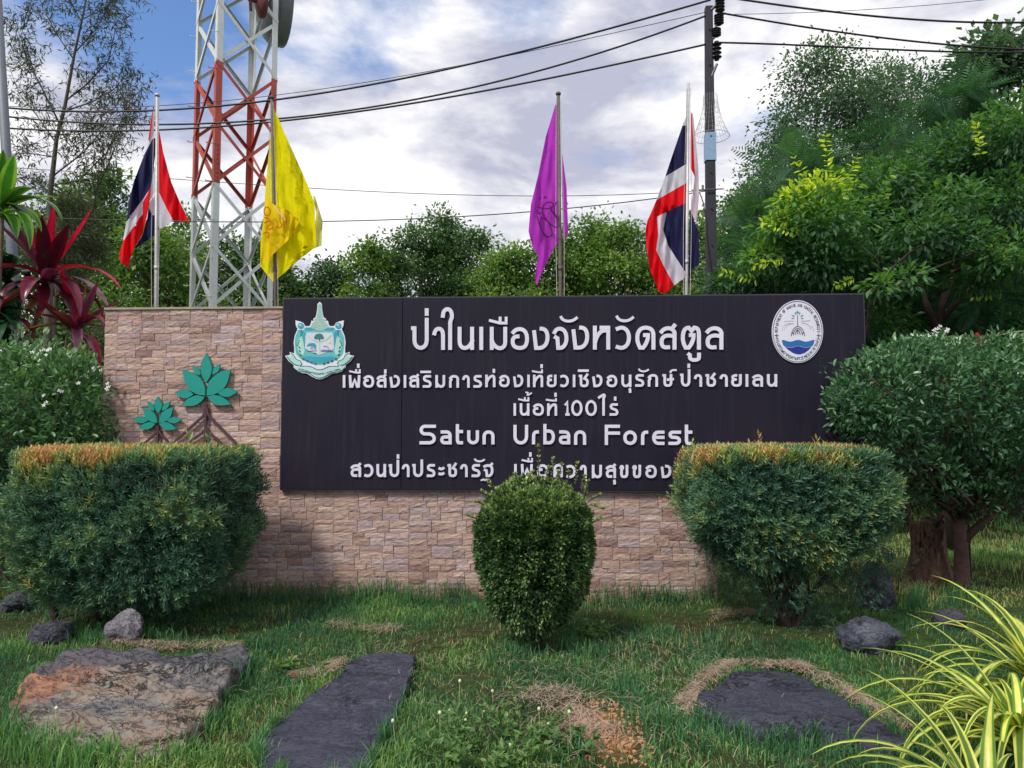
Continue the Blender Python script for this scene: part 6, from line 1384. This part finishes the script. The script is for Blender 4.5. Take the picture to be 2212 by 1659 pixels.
setp(MB().add(V, F, tn).build('tall_grass', F_grass), 'taller grass tufts along the wall foot and the rocks', None, None, 'stuff')
# dry straw round the dark slab and above the rust rock
M_straw = plain('dry_straw', (.36, .26, .20), .8, var=.6, scale=60)
def straw(pts, n, seed, spread, label):
    rg = np.random.default_rng(seed); g = np.array([tuple(G(*p)) for p in pts]); d = np.concatenate([[0], np.cumsum(np.linalg.norm(np.diff(g, axis=0), axis=1))]); t_ = rg.uniform(0, d[-1], n)
    t_ = t_[rg.uniform(0, 1, n) < np.clip(.55+.6*np.sin(t_*7+seed)*np.sin(t_*17+1), .12, 1)]; n = len(t_)
    x = np.interp(t_, d, g[:, 0])+rg.normal(0, spread, n)*(1+.5*np.sin(t_*11)); y = np.interp(t_, d, g[:, 1])+rg.normal(0, spread*.9, n); z = gh(x, y)+rg.uniform(.012, .065, n)
    a = rg.uniform(0, np.pi, n); l = rg.uniform(.05, .16, n); D = np.stack([np.cos(a)*l, np.sin(a)*l, rg.normal(0, .012, n)], -1); C = np.stack([x, y, z], -1); S = np.stack([-np.sin(a), np.cos(a), np.zeros(n)], -1)*.0013; U = np.array([0, 0, .0016])
    V = np.stack([C-D/2-S, C-D/2+S, C+S*.8+np.array([0, 0, .006])+U, C-S*.8+np.array([0, 0, .006])+U, C+D/2], 1).reshape(-1, 3); o_ = np.arange(n)*5
    return setp(MB().add(V, [np.stack([o_, o_+1, o_+2, o_+3], -1), np.stack([o_+3, o_+2, o_+4], -1)]).build('dry_straw', M_straw), label, None, None, 'stuff')
straw([(1492, 1560), (1488, 1525), (1510, 1488), (1570, 1450), (1640, 1436), (1720, 1440), (1790, 1470), (1850, 1510), (1910, 1550), (1950, 1580)], 3000, 41, .026, 'pale dry straw ringing the dark slate slab')
straw([(230, 1408), (330, 1402), (430, 1402), (520, 1405)], 900, 42, .025, 'thin dry straw along the back of the rust coloured rock')
straw([(640, 1480), (700, 1455), (740, 1435)], 350, 43, .03, 'dry litter beside the long slate slab')
straw([(720, 1355), (800, 1365), (860, 1372)], 500, 44, .05, 'dry litter on the lawn below the wall')
straw([(1180, 1520), (1240, 1560), (1290, 1640)], 1200, 45, .09, 'dry litter on the bare soil patch')
straw([(560, 1500), (900, 1400), (1250, 1480), (1450, 1400), (1380, 1640), (1000, 1520)], 1500, 48, .28, 'scattered dry blades and litter over the lawn')
straw([(1560, 1345), (1640, 1330), (1700, 1340)], 700, 46, .06, 'fallen brown needles under the right bush')
# clods of orange soil
rg = np.random.default_rng(51); mb = MB(); ico = None
import bmesh
bm = bmesh.new(); bmesh.ops.create_icosphere(bm, subdivisions=1, radius=1); IV = np.array([tuple(v.co) for v in bm.verts]); IF = np.array([[v.index for v in f.verts] for f in bm.faces]); bm.free()
for _ in range(420):
    a = rg.uniform(0, 2*np.pi); q = rg.uniform(0, 1)**.6; x = soil.x+math.cos(a)*q*.23; y = soil.y+math.sin(a)*q*.50; s_ = rg.uniform(.004, .020)*(1-.4*q)
    V = IV*(1+rg.normal(0, .18, (len(IV), 1)))*np.array([1, 1, .7])*s_+np.array([x, y, float(gh(x, y))+s_*.3]); mb.add(V, IF)
setp(mb.build('soil_clods', plain('orange_clods', (.36, .19, .09), .95, var=.4, scale=60)), 'orange brown clods on the bare soil patch', None, None, 'stuff')
# small weeds
F_weed = foliage('weed_leaves', [(0, (.03, .09, .03)), (.5, (.08, .18, .05)), (1, (.2, .32, .1))], trans=.3)
def weed(px, py, label, n, h, leaf, seed, spread=.05, tone0=.6, group=None, T=T_fold, buds=0):
    g = G(px, py); rr = random.Random(seed); e = empty('weed', g, label, 'weed', group); tb = MB(); LP = []; LD = []; rg_ = np.random.default_rng(seed); tips = []
    for k in range(n):
        a = rr.uniform(0, 2*math.pi); b0 = g+Vector((math.cos(a)*spread*.4, math.sin(a)*spread*.4, 0)); b0.z = float(gh(b0.x, b0.y)); tp = b0+Vector((math.cos(a)*spread*rr.uniform(.3, 1.4), math.sin(a)*spread*rr.uniform(.3, 1.4), h*rr.uniform(.6, 1.1)))
        W = limb(tb, b0, tp, .0022, .0012, .08, 6, rr, 4); tips.append(W[-1])
        for q in W[1:]:
            for _ in range(3): LP.append(tuple(q)); LD.append((rr.gauss(0, 1), rr.gauss(0, 1), rr.uniform(.1, .9)))
    tb.build('stem', plain('weed_stem', (.12, .18, .06), .7), e, True); mb = MB(); scatter(mb, T, np.array(LP), np.array(LD), leaf*rg_.uniform(.6, 1.3, len(LP)), tone0+rg_.normal(0, .15, len(LP))); setp(mb.build('leaves', F_weed, e), kind='stuff')
    if buds:
        bm_ = MB()
        for q in tips[:buds]: bm_.add(IV*.008+np.array(tuple(q)), IF)
        setp(bm_.build('buds', plain('pale_bud', (.6, .6, .4), .7), e), kind='stuff')
weed(1040, 1650, 'grey green leafy weed patch with tiny pale flowers at bottom centre', 34, .15, .036, 61, .20, .6, buds=3)
weed(1130, 1600, 'sprawling weed with pale buds beside the bare soil', 22, .14, .032, 62, .16, .55, buds=2)
weed(1000, 1590, 'upright weed left of the leafy patch', 8, .13, .03, 63, .08, .5, buds=3)
weed(1230, 1655, 'small dark leafy weed on the bare soil edge', 10, .10, .04, 64, .09, .35)
weed(620, 1450, 'small bright clover like plant in the lawn left of the slate slab', 9, .05, .040, 65, .05, .75)
weed(1290, 1380, 'pale leafed weed right of the round bush foot', 14, .09, .04, 66, .1, .6)
weed(1140, 1400, 'thin weed in front of the round bush foot', 7, .14, .028, 67, .05, .45)
weed(985, 1255, 'leafy weed at the wall foot left of the round bush', 8, .20, .05, 68, .09, .4)
M_stalk = plain('dry_stalk', (.30, .30, .16), .8); 
def stalk(px, py, h, dx, label):
    g = G(px, py); e = empty('seed_stalk', g, label, 'seed stalk', 'thin stalks with pale seed heads'); tp = g+Vector((dx, 0, h)); MB().tube([g, g.lerp(tp, .5)+Vector((.008, 0, 0)), tp], [.0018, .0015, .0012], 5).build('stem', M_stalk, e, True)
    MB().add(IV*np.array([.009, .009, .012])+np.array(tuple(tp)), IF).build('seed_head', plain('seed_head', (.55, .55, .38), .8, scale=90), e, True)
stalk(945, 1640, .22, .01, 'thin seed stalk between the long slate slab and the weeds'); stalk(985, 1560, .22, .02, 'upright seed stalk above the bottom centre weeds'); stalk(852, 1650, .20, -.01, 'thin seed stalk against the right edge of the long slab'); stalk(1160, 1620, .20, .01, 'seed stalk left of the bare soil patch')
stalk(1230, 1660, .26, .0, 'tallest seed stalk by the bare soil patch'); stalk(1060, 1540, .12, .01, 'short seed stalk up the lawn from the weeds'); stalk(100, 1650, .26, .04, 'forked dry stalk in front of the rust coloured rock')
# caladium leaf and fallen leaves
def flat_leaf(px, py, s_, label, mat, seed, name='fallen_leaf', z=.04, cat='leaf', tilt=.6, grp='fallen dry leaves on the lawn'):
    g = G(px, py); g.z = float(gh(g.x, g.y))+z; rr = random.Random(seed); n = 14; V = [(0, 0, 0)]
    for k in range(n):
        a = 2*math.pi*k/n; r_ = s_*(.5+.16*math.cos(a)-.08*math.cos(3*a))*rr.uniform(.9, 1.1); V.append((r_*math.cos(a), r_*.8*math.sin(a), .18*s_*abs(math.sin(a))+rr.uniform(-.05, .05)*s_))
    Mx = Matrix.Rotation(rr.uniform(0, 6), 3, 'Z') @ Matrix.Rotation(tilt, 3, 'X'); V = [tuple(g+Mx @ Vector(v)) for v in V]
    o = MB().add(V, [(0, 1+k, 1+(k+1) % n) for k in range(n)], [0]+[1]*n).build(name, mat, None, True); return setp(o, label, cat, grp)
M_dry = plain('dry_leaf', (.22, .075, .035), .8, var=.5, scale=30)
flat_leaf(506, 1382, .10, 'rust brown fallen leaf on the lawn above the cream rock', M_dry, 1); flat_leaf(632, 1474, .06, 'brown fallen leaf beside the small clover like plant', M_dry, 2); flat_leaf(582, 1424, .05, 'small fallen leaf between the cream rock and the slate', M_dry, 3)
flat_leaf(1042, 1308, .06, 'small dark red leaf at the wall foot by the caladium', M_dry, 4, z=.12)
m, t, b, o = new_mat('caladium_leaf'); at = t.add('ShaderNodeAttribute', attribute_name='tone').outputs['Fac']; t.link(t.ramp(at, [(.1, (.30, .03, .04)), (.35, (.05, .20, .06)), (1, (.06, .26, .07))]), b.inputs['Base Color']); b.inputs['Roughness'].default_value = .4
flat_leaf(1014, 1322, .15, 'heart shaped green caladium leaf with red centre left of the round bush', m, 5, 'caladium_leaf', .08, 'leaf', 1.0, None)
